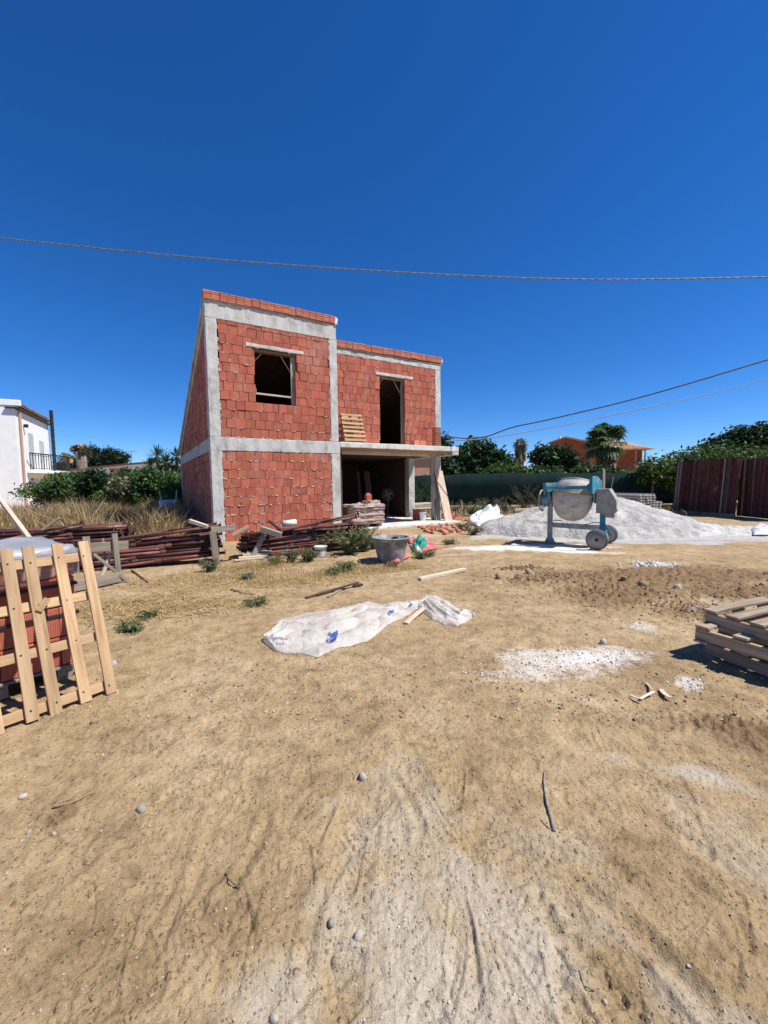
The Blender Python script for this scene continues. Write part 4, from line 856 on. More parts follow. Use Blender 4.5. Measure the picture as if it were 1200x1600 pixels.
# ------------------------------------------------------------------ sheet of plastic with blue print on the ground
def sheet():
    top = [(412, 999), (425, 984), (442, 968), (480, 960), (520, 954), (552, 948), (575, 940), (600, 945), (628, 942), (645, 941), (656, 942), (668, 934), (690, 938), (706, 946), (724, 955), (737, 963)]
    bot = [(412, 1002), (428, 1017), (448, 1021), (470, 1021), (497, 1029), (530, 1013), (572, 1002), (588, 990), (606, 976), (628, 966), (652, 951), (661, 956), (676, 968), (694, 975), (714, 979), (738, 966)]
    hgt = [.01, .05, .07, .065, .07, .08, .09, .06, .05, .05, .055, .09, .09, .07, .04, .012]
    n = len(top)
    def lerp(a, t):
        x = t * (n - 1); i = min(int(x), n - 2); f_ = x - i; f_ = f_ * f_ * (3 - 2 * f_) * .5 + f_ * .5
        return a[i] + (a[i + 1] - a[i]) * f_
    T = [G(*p) for p in top]; B = [G(*p) for p in bot]; Hs = hgt
    def surf(s, t):
        a, c = lerp(T, s), lerp(B, s); p = a.lerp(c, t); h = lerp(Hs, s)
        x, y = p.x, p.y
        w = float(fbm(np.array([x * 4.2 + y * 1.5]), np.array([y * 6 - x]), 3)[0]); r = 1 - abs(float(fbm(np.array([x * 6 + 4 + y * 3]), np.array([y * 3.0 + x * 1.2]), 3)[0])) * 2.4
        env = (max(0, math.sin(math.pi * min(max(t, 0), 1))) ** .55)
        fl = .006 + .5 * .5 * max(0, math.sin(s * 40 + t * 5)) * .012
        pa = pnoise(np.array([s * 6 + t * 1.5 + 7, s * 13 - t * 2.4, s * 30 + t * 7, s * 4.0 + 30]), np.array([t * 2.2 + .3, t * 3.5 + s * 4, t * 8.0, t * 5 - s * 6]))
        z = GZ(x, y) + fl + h * env * (.40 + .12 * w) + env * (.10 * abs(float(pa[0])) + .055 * abs(float(pa[1])) + .010 * abs(float(pa[2])) + .10 * max(0, .22 - abs(float(pa[3]))))
        # puckers run across the sheet
        z += 0.0
        d = (c - a); d.z = 0
        e = 0.02 * float(pnoise(np.array([s * 22.0]), np.array([0.5]))[0])
        if t < .02 or t > .98: p = p + d * e
        return Vector((p.x, p.y, z))
    ns, n_t = 260, 84; v = []; f = []
    for i in range(ns + 1):
        for j in range(n_t + 1): v.append(surf(i / ns, j / n_t))
    for i in range(ns):
        for j in range(n_t): a = i * (n_t + 1) + j; f.append((a, a + 1, a + n_t + 2, a + n_t + 1))
    m, nt, bs = nt_mat('white_plastic_film'); N = nt.nodes; L = nt.links
    nz = N.new('ShaderNodeTexNoise'); nz.inputs['Scale'].default_value = 5; nz.inputs['Detail'].default_value = 6; geo = N.new('ShaderNodeNewGeometry'); L.new(geo.outputs['Position'], nz.inputs['Vector'])
    cr = N.new('ShaderNodeValToRGB'); L.new(nz.outputs[0], cr.inputs[0]); cr.color_ramp.elements[0].position = .3; cr.color_ramp.elements[0].color = (.62, .57, .50, 1); cr.color_ramp.elements[1].position = .58; cr.color_ramp.elements[1].color = (.86, .83, .78, 1)
    L.new(cr.outputs[0], bs.inputs['Base Color']); bs.inputs['Roughness'].default_value = .25; bs.inputs['Specular IOR Level'].default_value = .6
    tl = N.new('ShaderNodeBsdfTranslucent'); L.new(cr.outputs[0], tl.inputs[0]); tp = N.new('ShaderNodeBsdfTransparent'); ms = N.new('ShaderNodeMixShader'); ms.inputs[0].default_value = .35; ms2 = N.new('ShaderNodeMixShader'); ms2.inputs[0].default_value = .2
    L.new(bs.outputs[0], ms.inputs[1]); L.new(tl.outputs[0], ms.inputs[2]); L.new(ms.outputs[0], ms2.inputs[1]); L.new(tp.outputs[0], ms2.inputs[2]); L.new(ms2.outputs[0], N['Material Output'].inputs['Surface'])
    b_ = N.new('ShaderNodeBump'); b_.inputs['Strength'].default_value = .2; b_.inputs['Distance'].default_value = .01; n2 = N.new('ShaderNodeTexNoise'); n2.inputs['Scale'].default_value = 9; n2.inputs['Detail'].default_value = 3; L.new(geo.outputs['Position'], n2.inputs['Vector']); L.new(n2.outputs[0], b_.inputs['Height']); L.new(b_.outputs[0], bs.inputs['Normal'])
    o = obj_from('plastic_sheet', mesh_data('plastic_sheet', v, f, m, None, True)); tag(o, 'crumpled translucent plastic sheet with blue print lying on the dirt', 'plastic sheet')
    INK = pmat('blue_ink', [(0.3, (0.03, 0.06, 0.22)), (0.7, (0.06, 0.11, 0.32))], 20, .5, 0, rnd=0.0)
    def put(name, polys):            # polys in (s, t): printed shapes that follow the sheet
        vv = []; ff = []
        for P in polys: k = len(vv); vv += [surf(*p) + Vector((0, 0, .004)) for p in P]; ff.append(tuple(range(k, k + len(P))))
        obj_from(name, mesh_data(name, vv, ff, INK), o)
    def text(name, s, t0, size_s, size_t, txt, mirror=True):
        cu = bpy.data.curves.new('print', 'FONT'); cu.body = txt; cu.size = 1.0; cu.resolution_u = 2; ob = bpy.data.objects.new('print', cu); col.objects.link(ob)
        dg = bpy.context.evaluated_depsgraph_get(); me = bpy.data.meshes.new_from_object(ob.evaluated_get(dg)); bpy.data.objects.remove(ob)
        bm = bmesh.new(); bm.from_mesh(me); bmesh.ops.triangulate(bm, faces=bm.faces); bmesh.ops.subdivide_edges(bm, edges=[e for e in bm.edges if e.calc_length() > .25], cuts=2)
        Wt = max(v_.co.x for v_ in bm.verts)
        for v_ in bm.verts:
            x = (Wt - v_.co.x) if mirror else v_.co.x
            v_.co = surf(s + x * size_s, t0 - v_.co.y * size_t) + Vector((0, 0, .004))
        bm.to_mesh(me); bm.free(); me.materials.clear(); me.materials.append(INK); me.name = name; obj_from(name, me, o)
    text('printed_text', .055, .80, .0135, .11, 'L.A. LARIESSOP')
    text('printed_text', .085, .90, .0065, .06, 'TEL. 0921 32')
    text('printed_text', .040, .62, .018, .16, 'PA')
    def disc(s, t, rs, rt, n=14, hole=.62):
        out = []
        for k in range(n):
            a0, a1 = 2 * math.pi * k / n, 2 * math.pi * (k + .9) / n
            out.append([(s + rs * math.cos(a0), t + rt * math.sin(a0)), (s + rs * math.cos(a1), t + rt * math.sin(a1)), (s + rs * hole * math.cos(a1), t + rt * hole * math.sin(a1)), (s + rs * hole * math.cos(a0), t + rt * hole * math.sin(a0))])
        return out
    for s, t in ((.30, .78), (.52, .62), (.62, .40), (.93, .40)):
        put('printed_emblem', disc(s, t, .018, .13)[:9] + [[(s - .012, t - .05), (s + .01, t - .08), (s + .014, t + .0), (s - .006, t + .03)], [(s - .006, t + .05), (s + .012, t + .02), (s + .014, t + .07), (s - .002, t + .10)]])
sheet()
o = board('wood_offcut', G(634, 974), G(662, 950, .05), .055, .02, BOARDP); tag(o, 'short pinkish wood offcut under the knot of the plastic sheet', 'offcut')
o = board('wood_batten', G(655, 905, .03), G(726, 889.5, .03), .085, .05, WOODP, ch=.004); tag(o, 'pale squared batten lying on the dirt behind the plastic sheet', 'batten')

# ------------------------------------------------------------------ tub, rags, buckets
def bucket(name, loc, r0, r1, h, mat, label, cat, lip=.02, handle=False, tilt=(0, 0, 0), thick=.008, band=None):
    r = root(name, loc, 0, label, cat, None, tilt)
    MB().lathe([(0.001, .004), (r0 * .96, .0), (r0, .012), (r0 + (r1 - r0) * .5, h * .5), (r1, h * .94), (r1 + lip, h * .94), (r1 + lip * 1.1, h * .97), (r1 + lip * .9, h), (r1 - thick, h), (r0 + (r1 - r0) * .5 - thick, h * .5), (r0 - thick, .02), (0.001, .02)], 36).build('shell', mat, r, True)
    if band: MB().lathe([(r0 + (r1 - r0) * .60 + .002, h * .60), (r0 + (r1 - r0) * .72 + .003, h * .72)], 36).build('band', band, r, True)
    if handle: MB().tube([(math.cos(a) * (r1 + lip), -.02 - math.sin(a) * .05, h * .9 - math.sin(a) * r1 * .9) for a in [math.pi * k / 12 for k in range(13)]], .004, 6).build('handle', BLACKM, r)
    return r
tc_ = G(611, 879); t = bucket('mortar_tub', tc_ + Vector((0, .18, -.01)), .255, .36, .50, TUBM, 'large grey plastic mortar tub spattered with cement', 'tub', .025, thick=.012)
for a in (200, 20): 
    d = azv(a); MB().box(d * .37 + Vector((0, 0, .455)), (.12, .10, .02), (0, 0, rz(a + 90)), .004).build('lug', TUBM, t)
bk = G(500, 871); bucket('paint_bucket', bk + Vector((.0, .1, -.01)), .115, .135, .24, WHITEP, 'dirty white bucket half hidden in weeds by the props', 'bucket', .008, True, band=RUBBER)
def rag(name, pts, mat, label, z0=.02, hgt=.10, cat='cloth', parent=None, n=26, seed=0.0, fold=1.0):
    """crumpled cloth spread over a four cornered patch of ground given by photo pixels"""
    A, B_, C_, D_ = [G(*p) for p in pts]; v = []; f = []
    for i in range(n + 1):
        for j in range(n + 1):
            s, t_ = i / n, j / n; p = A.lerp(B_, s).lerp(D_.lerp(C_, s), t_)
            env = (math.sin(math.pi * s) * math.sin(math.pi * t_)) ** .4 if 0 < i < n and 0 < j < n else 0
            nx = fbm(np.array([s * 2.4 + seed, s * 4 - seed]), np.array([t_ * 2.4 - seed, t_ * 4 + seed]), 2)
            edge = .10 * float(pnoise(np.array([s * 2.3 + seed]), np.array([t_ * 2.3 + 1]))[0]); sz = (B_ - A).length
            v.append(p + Vector((edge * sz, edge * sz * .6, z0 + env * hgt * (.55 + .9 * float(nx[0])) + env * fold * .05 * abs(float(nx[1])))))
    for i in range(n):
        for j in range(n): a = i * (n + 1) + j; f.append((a, a + n + 1, a + n + 2, a + 1))
    o = obj_from(name, mesh_data(name, v, f, mat, None, True), parent); m = o.modifiers.new('s', 'SOLIDIFY'); m.thickness = .006
    return tag(o, label, cat)
rag('red_cloth', [(634, 842), (664, 845), (686, 858), (650, 866)], REDC, 'dusty red cloth crumpled on the ground right of the tub', hgt=.16, seed=1.3)
rag('green_cloth', [(645, 847), (668, 850), (672, 860), (648, 864)], GREENC, 'green net cloth lying over the red cloth by the tub', z0=.05, hgt=.22, seed=4.4)
rag('white_rag', [(640, 853), (652, 852), (660, 868), (648, 864)], WHITEP, 'small white rag beside the green cloth', hgt=.12, seed=7.1)
rag('pink_rag', [(606, 878), (634, 865), (640, 872), (612, 885)], REDC, 'faded pink rag tucked under the front of the tub', hgt=.10, seed=9.7)

# ------------------------------------------------------------------ things in and on the house
FZ = 0.075
def HPF(x, y, z=FZ): return HP(x, y, z)
bag = root('bag_pallet', HPF(4.95, .62), HROT, 'pallet of dusty cement bags under film inside the open garage', 'bag pallet')
BAGM = pmat('dusty_film', [(0.3, (0.30, 0.22, 0.185)), (0.7, (0.46, 0.36, 0.31))], 5, .6, .6, 14, .03, rnd=.1, stain=(0.30, 0.16, 0.12), stain_scale=3)
def lump_box(name, sx, sy, sz, z0, mat, parent, amp=.03, c=(0, 0)):
    bm = bmesh.new(); bmesh.ops.create_cube(bm, size=1); bmesh.ops.subdivide_edges(bm, edges=bm.edges[:], cuts=9, use_grid_fill=True)
    for v in bm.verts:
        p = v.co.copy(); k = max(abs(p.x), abs(p.y), abs(p.z)); q = p.normalized() * .62; p = p.lerp(q, .16)
        nz_ = float(fbm(np.array([p.x * 5 + p.z * 3]), np.array([p.y * 5 + p.z * 4]), 3)[0]); v.co = Vector((c[0] + p.x * sx, c[1] + p.y * sy, z0 + (p.z + .5) * sz)) + p.normalized() * nz_ * amp * 2
    me = bpy.data.meshes.new(name); bm.to_mesh(me); bm.free(); me.materials.append(mat); me.polygons.foreach_set('use_smooth', [True] * len(me.polygons)); return obj_from(name, me, parent)
for k in range(3): lump_box('bag_layer', 1.30, .92, .21, .13 + .19 * k, BAGM, bag, .03)
lump_box('film_cover', 1.33, .95, .16, .62, BAGM, bag, .05)
for k in (-.5, 0, .5): board('bearer', (k, -.4, .06), (k, .4, .06), .1, .10, WOODN, bag)
board('deck_board', (-.62, -.36, .12), (.62, -.36, .12), .1, .02, WOODN, bag); board('deck_board', (-.62, .36, .12), (.62, .36, .12), .1, .02, WOODN, bag)
sb = lump_box('cement_bag', .55, .42, .13, 0, BAGM, None, .03); sb.location = HPF(5.32, .66, FZ + .76); sb.rotation_euler = (0, 0, HROT + .3); tag(sb, 'single cement bag lying on the bag pallet in the garage', 'cement bag')
can = root('orange_can', HPF(5.24, .72, FZ + .875), HROT, 'orange plastic can standing on the cement bag in the garage', 'can')
ORP = pmat('orange_plastic', [(0.3, (0.42, 0.075, 0.035)), (0.7, (0.55, 0.12, 0.06))], 6, .5, .1, 30, .004, rnd=0)
MB().box((0, 0, .12), (.24, .17, .24), None, .03).build('body', ORP, can); MB().box((0, 0, .27), (.14, .05, .04), None, .01).build('handle', WHITEP, can); MB().lathe([(0, .30), (.03, .30), (.03, .24)], 14, c=(.07, .05, -.0)).build('cap', WHITEP, can)
FANM = pmat('shaded_white_fan', [(0.3, (0.10, 0.1, 0.1)), (0.7, (0.16, 0.16, 0.16))], 6, .6, 0, rnd=0)  # white fan coloured dark grey to imitate the garage shade
fan = root('standing_fan', HPF(7.15, 2.5), HROT - .5, 'white standing fan in the shade of the garage', 'fan')
MB().tube([(0, 0, .12), (0, 0, .95)], .014, 8).build('pole', FANM, fan)
for a in (10, 130, 250): MB().tube([(0, 0, .22), (math.cos(math.radians(a)) * .28, math.sin(math.radians(a)) * .28, .02)], .012, 6).build('leg', FANM, fan)
b = MB()
for R_ in (.08, .14, .20, .25): b.ring((0, -.03, 1.02), R_, .006, 'Y', 24, 5)
for k in range(10): a = math.pi * 2 * k / 10; b.tube([(0, -.05, 1.02), (math.cos(a) * .25, -.03, 1.02 + math.sin(a) * .25)], .004, 5)
b.build('guard', FANM, fan)
for k in range(4): a = math.pi / 2 * k + .4; MB().box((math.cos(a) * .10, 0, 1.02 + math.sin(a) * .10), (.17, .008, .08), (0, -a, 0), .003).build('blade', FANM, fan)
MB().tube([(0, .02, 1.02), (0, .14, 1.02)], .05, 10).build('motor', FANM, fan)
for k, (x, yy, lab) in enumerate([(6.05, 3.4, 'plank leaning on the dark back wall of the garage, left'), (6.35, 3.3, 'plank leaning on the dark back wall of the garage, middle'), (6.6, 3.5, 'plank leaning on the dark back wall of the garage, right')]):
    o = board('wood_plank', HPF(x, yy - .7), HPF(x + .25, yy + .1, 2.1), .12, .03, RUSTD); tag(o, lab, 'plank', 'planks leaning in the garage')  # planks take a dark rust colour in place of garage shade
# leaning formwork boards at the right column
fbr = [((8.55, .52), (8.38, .86), .42, 'large pale formwork board leaning on the right house column'), ((8.26, .62), (8.28, .86), .20, 'narrow formwork board leaning behind the large one at the column')]
p_, q_ = HPF(8.74, .50), HPF(8.52, .84, 2.02)
o = board('formwork_board', p_, q_, .42, .028, BOARDP, up=HX * 0 + (-HY) + HX * .15, ch=.004); tag(o, 'large pale formwork board leaning on the right house column', 'formwork board')
p_, q_ = HPF(8.40, .66), HPF(8.36, .87, 1.95)
o = board('formwork_board', p_, q_, .10, .028, WOODG, up=-HY, ch=.003); tag(o, 'narrow grey formwork board beside the large leaning one', 'formwork board')
p_, q_ = HPF(8.28, .70), HPF(8.36, .88, .9); o = board('wood_batten', p_, q_, .05, .03, WOODG, up=-HY); tag(o, 'short dark batten at the foot of the right house column', 'batten')
bp_ = HPF(7.95, 1.15); bucket('paint_bucket', bp_, .12, .15, .33, WHITEP, 'dented pale metal bucket standing by the right house column', 'bucket', .01, True)
bp_ = HPF(8.0, 1.62); bucket('red_drum', bp_, .16, .17, .42, REDC, 'dull red drum behind the pale bucket under the slab', 'drum', .008)
for k in range(9):
    x = 8.9 + random.uniform(-.05, .05); y = 3.3 + .12 * (k % 3); z = .10 + .10 * (k // 3) + .3
    o = board('stacked_timber', HP(8.9, 3.2 + .13 * (k % 3), z), HP(10.2, 3.5 + .13 * (k % 3), z), .11, .08, WOODG if k % 2 else WOODP); tag(o, 'grey timber in the stack behind the garage opening', 'timber', 'timber stack behind the garage')
bl = pallet('wooden_pallet', 1.0, .8, 7, .08, WOODN, 'small wooden pallet standing on the balcony against the brick wall'); bl.location = HP(4.62, REC - .36, 2.915); bl.rotation_euler = (Matrix.Rotation(HROT, 3, 'Z') @ Matrix.Rotation(math.radians(-84), 3, 'X') @ Matrix.Rotation(math.radians(90), 3, 'Z')).to_euler()
bl.location = HP(4.60, REC - .28, 2.915 + .50); bl.rotation_euler = (Matrix.Rotation(HROT, 3, 'Z') @ Matrix.Rotation(math.radians(70), 3, 'X') @ Matrix.Rotation(math.radians(90), 3, 'Z')).to_euler()
# blocks on the balcony
HOLLOW = []
def hollow_block(sx, sy, sz):
    b = MB(); b.box((0, 0, 0), (sx, sy, sz), None, .004); b.cur = 1
    nx, nz_ = 3, 3
    for i in range(nx):
        for j in range(nz_):
            x = -sx / 2 + sx * (i + .5) / nx; z = -sz / 2 + sz * (j + .5) / nz_; b.add([(x - sx * .12, -sy / 2 - .001, z - sz * .11), (x + sx * .12, -sy / 2 - .001, z - sz * .11), (x + sx * .12, -sy / 2 - .001, z + sz * .11), (x - sx * .12, -sy / 2 - .001, z + sz * .11)], [(0, 1, 2, 3)])
    return b.data('hollow_block', [BRICKH, BACK])  # flat dark faces imitate the shaded holes
hbm = hollow_block(.26, .20, .25)
labs = ['bottom hollow brick of the small stack on the balcony', 'middle hollow brick of the small stack on the balcony', 'top hollow brick of the small stack on the balcony, holes facing out', 'left of two low hollow bricks on the balcony slab', 'right of two low hollow bricks on the balcony slab']
for k, (x, z, a) in enumerate([(8.16, 0, 0.05), (8.17, .252, -.04), (8.17, .504, .06), (7.05, 0, .2), (7.36, 0, -.15)]):
    o = obj_from('hollow_brick', hbm, None, HP(x, .52 if k < 3 else .40, 2.915 + (.125 if k < 3 else .10) + z), (0 if k < 3 else math.pi / 2, 0, HROT + a)); tag(o, labs[k], 'brick')

# ------------------------------------------------------------------ stones, sticks, brick rubble
def rock_data(seed, amp=.35, mat=STONE, sub=2):
    bm = bmesh.new(); bmesh.ops.create_icosphere(bm, subdivisions=sub, radius=1); r_ = random.Random(seed); o_ = [r_.uniform(-9, 9) for _ in range(3)]
    for v in bm.verts:
        n_ = float(fbm(np.array([v.co.x * 1.1 + o_[0] + v.co.z]), np.array([v.co.y * 1.1 + o_[1] - v.co.z * .7]), 3)[0]); v.co *= 1 + amp * n_
    me = bpy.data.meshes.new('stone'); bm.to_mesh(me); bm.free(); me.materials.append(mat); me.polygons.foreach_set('use_smooth', [True] * len(me.polygons)); return me
ROCKS = [rock_data(i) for i in range(6)]
STONES = [(517, 1446, 9, 'grey oval pebble, left of the pair in the foreground'), (560, 1463, 10, 'grey rounded pebble, right of the pair in the foreground'), (428, 1586, 11, 'pale stone at the bottom edge of the photo'), (567, 1216, 9, 'tan stone in the middle of the foreground dirt'),
          (178, 1041, 7, 'white stone beside the foot of the leaning pallet'), (147, 1128, 6, 'dark grey lump on the dirt before the leaning pallet'), (221, 1265, 9, 'flat pale stone shard on the left foreground dirt'), (45, 1301, 5, 'small white stone, left of two near the left edge'), (84, 1300, 5, 'small white stone, right of two near the left edge'), (36, 1244, 7, 'flat whitish chip near the left edge'),
          (740, 962, 5, 'pinkish stone beside the tip of the plastic sheet'), (1005, 917, 9, 'pale clod in the churned earth at right'), (975, 908, 7, 'tan clod in the churned earth'), (942, 1007, 7, 'flat stone beside the white powder patch'), (1058, 922, 8, 'stone at the rim of the churned earth'), (780, 904, 8, 'brown earth clod behind the plastic sheet'), (826, 898, 7, 'dark earth clod left of the churned earth'),
          (945, 1558, 6, 'small pinkish stone at the lower right'), (160, 1180, 4, 'white plastic ring scrap on the dirt')]
for i, (u, v, r_, lab) in enumerate(STONES):
    p = G(u, v); R_ = r_ * p.y / 640.0; o = obj_from('stone', ROCKS[i % 6], None, (p.x, p.y, GZ(p.x, p.y) + R_ * .28), (random.random() * 3, random.random() * 3, random.random() * 6)); k = random.uniform(.55, .8); o.scale = (R_, R_ * .75, R_ * k)
    if 'clod' in lab or 'lump' in lab: o.data = o.data.copy(); o.data.materials.clear(); o.data.materials.append(CLOD)
    tag(o, lab, 'stone')
def stick(name, pix, r, mat, label, z=None, cat='stick'):
    pts = []
    for u, v in pix: p = G(u, v); pts.append(Vector((p.x, p.y, GZ(p.x, p.y) + r * .8)))
    rr_ = [r * (1 - .45 * i / (len(pts) - 1)) * random.uniform(.85, 1.1) for i in range(len(pts))]
    return tag(MB().tube(pts, rr_, 7).build(name, mat, None, True), label, cat)
stick('stick', [(866, 1299), (862, 1283), (856, 1262), (852, 1240), (850, 1222), (851, 1206)], .009, WOODG, 'bent grey stick lying upright in the right foreground')
stick('stick', [(864, 1297), (854, 1292), (845, 1284)], .004, WOODG, 'thin twig at the lower end of the bent grey stick')
stick('stick', [(352, 1361), (358, 1378), (372, 1382), (384, 1378), (392, 1362)], .004, BARK, 'dark curved rootlet in the left foreground')
stick('stick', [(905, 1518), (912, 1538), (930, 1545)], .004, BARK, 'thin dark curled twig at the lower right')
stick('stick', [(445, 1136), (460, 1112), (475, 1094)], .004, STRAW, 'thin straw stalk on the dirt below the plastic sheet')
stick('stick', [(82, 1262), (112, 1254), (145, 1238)], .004, STRAW, 'long pale straw stalk, lower one at the left')
stick('stick', [(85, 1240), (95, 1230), (104, 1222)], .003, STRAW, 'short pale straw stalk, upper one at the left')
o = board('wood_lath', G(478, 934, .015), G(560, 910, .06), .05, .02, RUSTD); tag(o, 'dark thin lath lying behind the plastic sheet', 'lath')
o = board('wood_lath', G(512, 933, .012), G(538, 917, .02), .04, .015, WOODG); tag(o, 'short grey lath crossing under the dark one', 'lath')
o = board('wood_lath', G(552, 916, .03), G(566, 913, .03), .05, .03, RUSTD); tag(o, 'dark stub of wood at the end of the thin lath', 'lath')
stick('steel_bar', [(206, 894), (232, 910)], .022, RUST, 'short rusty bar lying before the corner prop pile', cat='bar')
stick('stick', [(362, 922), (378, 926), (396, 930)], .016, BARK, 'dark knobbly stick on the straw left of the lath')
for k, (u0, v0, u1, v1, lab) in enumerate([(1033, 1077, 1048, 1090, 'broad pale wood chip before the pallet stack'), (1010, 1067, 1020, 1078, 'curled wood chip left of the broad one'), (1000, 1092, 1022, 1080, 'thin pale wood sliver near the pallet stack'), (985, 1086, 1004, 1092, 'small brown sliver left of the wood chips')]):
    o = board('wood_chip', G(u0, v0, .01), G(u1, v1, .03), .035 if k == 0 else .02, .006, BOARDP, warp=.008); tag(o, lab, 'wood chip')
# brick rubble before the garage slab and by the tarp
hm = [mesh_data('brick_shard', *chbox((.16, .11, .06), .012), BRICKH), mesh_data('brick_shard', *chbox((.10, .12, .03), .008), BRICK), rock_data(44, .6, BRICKH, 1)]
def shard(p, s, label, group):
    k = random.randrange(3); o = obj_from('brick_shard', hm[k], None, p, (random.uniform(-.5, .5), random.uniform(-.5, .5), random.uniform(0, 6.28))); q = s * (1 if k < 2 else .07); o.scale = (q * random.uniform(.7, 1.2), q * random.uniform(.7, 1.2), q); tag(o, label, 'brick shard', group)
for i in range(46):
    u = random.gauss(688, 18); v = random.gauss(828, 4.5); p = G(u, v); shard(Vector((p.x, p.y, .03)), random.uniform(.6, 1.3), 'broken brick shard in the rubble before the garage slab', 'rubble before the garage slab')
for i in range(40):
    p = HP(9.35 + random.gauss(0, .22), 1.0 + random.gauss(0, .35), 0); z = max(.03, .50 - .9 * math.hypot((p - HP(9.35, 1.0)).x, (p - HP(9.35, 1.0)).y)); shard(p + Vector((0, 0, z * random.random() + .03)), random.uniform(.9, 1.8), 'broken brick in the heap right of the house', 'brick heap right of the house')
o = board('wood_stake', HP(9.05, .05, -.05), HP(9.02, .05, .85), .03, .03, WOODP); tag(o, 'thin pale stake beside the leaning formwork board', 'stake')
# loose gravel and clods, too small and many to count
def scatter_gravel(n, sampler, smin, smax, mat, name, label):
    base_v, base_f = chbox((2, 2, 2), .55 if smax > .011 else 0); base_v = np.array(base_v); nv = len(base_v); V = []; F = []
    xs, ys = sampler(n); zs = ground_h(xs, ys)
    for i in range(n):
        s = smin + (smax - smin) * random.random() ** 3; R = np.array(Euler((random.random() * 6, random.random() * 6, random.random() * 6)).to_matrix())
        V.append((base_v * np.array([s, s * random.uniform(.6, 1), s * random.uniform(.4, .8)])) @ R.T + np.array([xs[i], ys[i], zs[i] + s * .25])); F += [[i * nv + k for k in q] for q in base_f]
    o = obj_from(name, mesh_data(name, np.concatenate(V), F, mat)); tag(o, label, kind='stuff')
def samp_px(u0, u1, v0, v1):
    def f_(n):
        P = [G(random.uniform(u0, u1), random.uniform(v0, v1)) for _ in range(n)]; return np.array([p.x for p in P]), np.array([p.y for p in P])
    return f_
def samp_zone(lst):
    def f_(n):
        xs = []; ys = []
        while len(xs) < n:
            c, r1, r2, a, w = random.choice(lst); t = random.gauss(0, .55) * r1; q = random.gauss(0, .55) * r2; a = math.radians(a); xs.append(c.x + t * math.sin(a) + q * math.cos(a)); ys.append(c.y + t * math.cos(a) - q * math.sin(a))
        return np.array(xs), np.array(ys)
    return f_
scatter_gravel(1700, samp_px(-60, 1260, 905, 1620), .0008, .0048, STONE, 'gravel', 'fine gravel strewn over the dirt')
scatter_gravel(1300, samp_px(-60, 1260, 905, 1620), .0008, .0042, CLOD, 'dirt_crumbs', 'crumbs of dry earth strewn over the ground')
scatter_gravel(2600, samp_px(-40, 1240, 885, 1130), .0022, .0105, CLOD, 'earth_bits', 'bits of dark earth and bark on the trodden ground')
scatter_gravel(2000, samp_px(-40, 1240, 885, 1130), .002, .009, STONE, 'pale_bits', 'pale grit on the trodden ground')
scatter_gravel(3000, samp_zone(BROWN[:5] + BROWN[6:7]), .003, .019, CLOD, 'dirt_clods', 'clods of churned earth at the right')
scatter_gravel(700, samp_zone(LIME[:7]), .002, .009, WHITEP, 'lime_crumbs', 'crumbs of white lime on the powder patches')
scatter_gravel(330, samp_zone([LIME[7]]), .006, .03, WHITEP, 'lime_lumps', 'white lime lumps in the churned earth')
# ------------------------------------------------------------------ concrete mixer
mxo = G(859, 848); MAZ = 128.0
mx = root('concrete_mixer', mxo, rz(MAZ), 'cement crusted concrete mixer with teal tilting frame and two wheels', 'concrete mixer')
# local: x from the single leg to the wheels, y away from the camera, z up
b = MB(); b.bx(-.055, .055, -.045, .045, .04, 1.20, .006); b.build('leg', GREYM, mx)
MB().poly([(-.13, 0), (.13, 0), (.06, .14), (-.06, .14)], -.05, .05, Matrix.Rotation(math.pi / 2, 3, 'X')).build('foot', GREYM, mx)
MB().bar((.05, 0, .46), (1.14, 0, .44), .09, .115, ch=.006).build('base_beam', GREYM, mx)
MB().bar((1.19, 0, .22), (1.19, 0, .95), .11, .11, up=(0, 1, 0), ch=.006).build('post', BLUE, mx)
b = MB(); b.bar((1.19, -.62, .23), (1.19, .62, .23), .06, .06, ch=.004); b.build('axle', BLUE, mx)
b = MB(); b.tube([(1.22, -.05, .55), (1.36, -.30, .24)], .018, 6); b.tube([(1.22, .05, .55), (1.36, .30, .24)], .018, 6); b.build('brace', BLUE, mx)
for y in (-.62, .62):
    w = MB().lathe([(.10, -.035), (.19, -.045), (.228, -.035), (.235, 0), (.228, .035), (.19, .045), (.10, .035)], 30, Matrix.Rotation(math.pi / 2, 3, 'X'), (1.19, y, .235)).build('wheel', RUBBER, mx, True)
    MB().lathe([(.001, -.040), (.04, -.045), (.05, -.03), (.19, -.046), (.195, 0), (.19, .046), (.05, .03), (.001, .04)], 24, Matrix.Rotation(math.pi / 2, 3, 'X'), (1.19, y, .235)).build('rim', GREYM, w, True)
    MB().lathe([(.001, -.062), (.032, -.060), (.035, -.03), (.035, .03), (.032, .06), (.001, .062)], 14, Matrix.Rotation(math.pi / 2, 3, 'X'), (1.19, y, .235)).build('hub', BLACKM, w, True)
b = MB(); b.tube([(.10, -.06, .56), (.10, -.06, .58), (.30, -.06, .58), (.30, -.06, .53)], .010, 6); b.build('lever', BLACKM, mx)
b = MB(); b.tube([(.80, -.06, .50), (1.0, -.06, .57), (1.14, -.06, .57)], .010, 6); b.build('lever', BLACKM, mx)
b = MB(); b.tube([(-.06, 0, .50), (-.28, -.02, .51)], .010, 6, r2=.003); b.build('peg', BLACKM, mx)
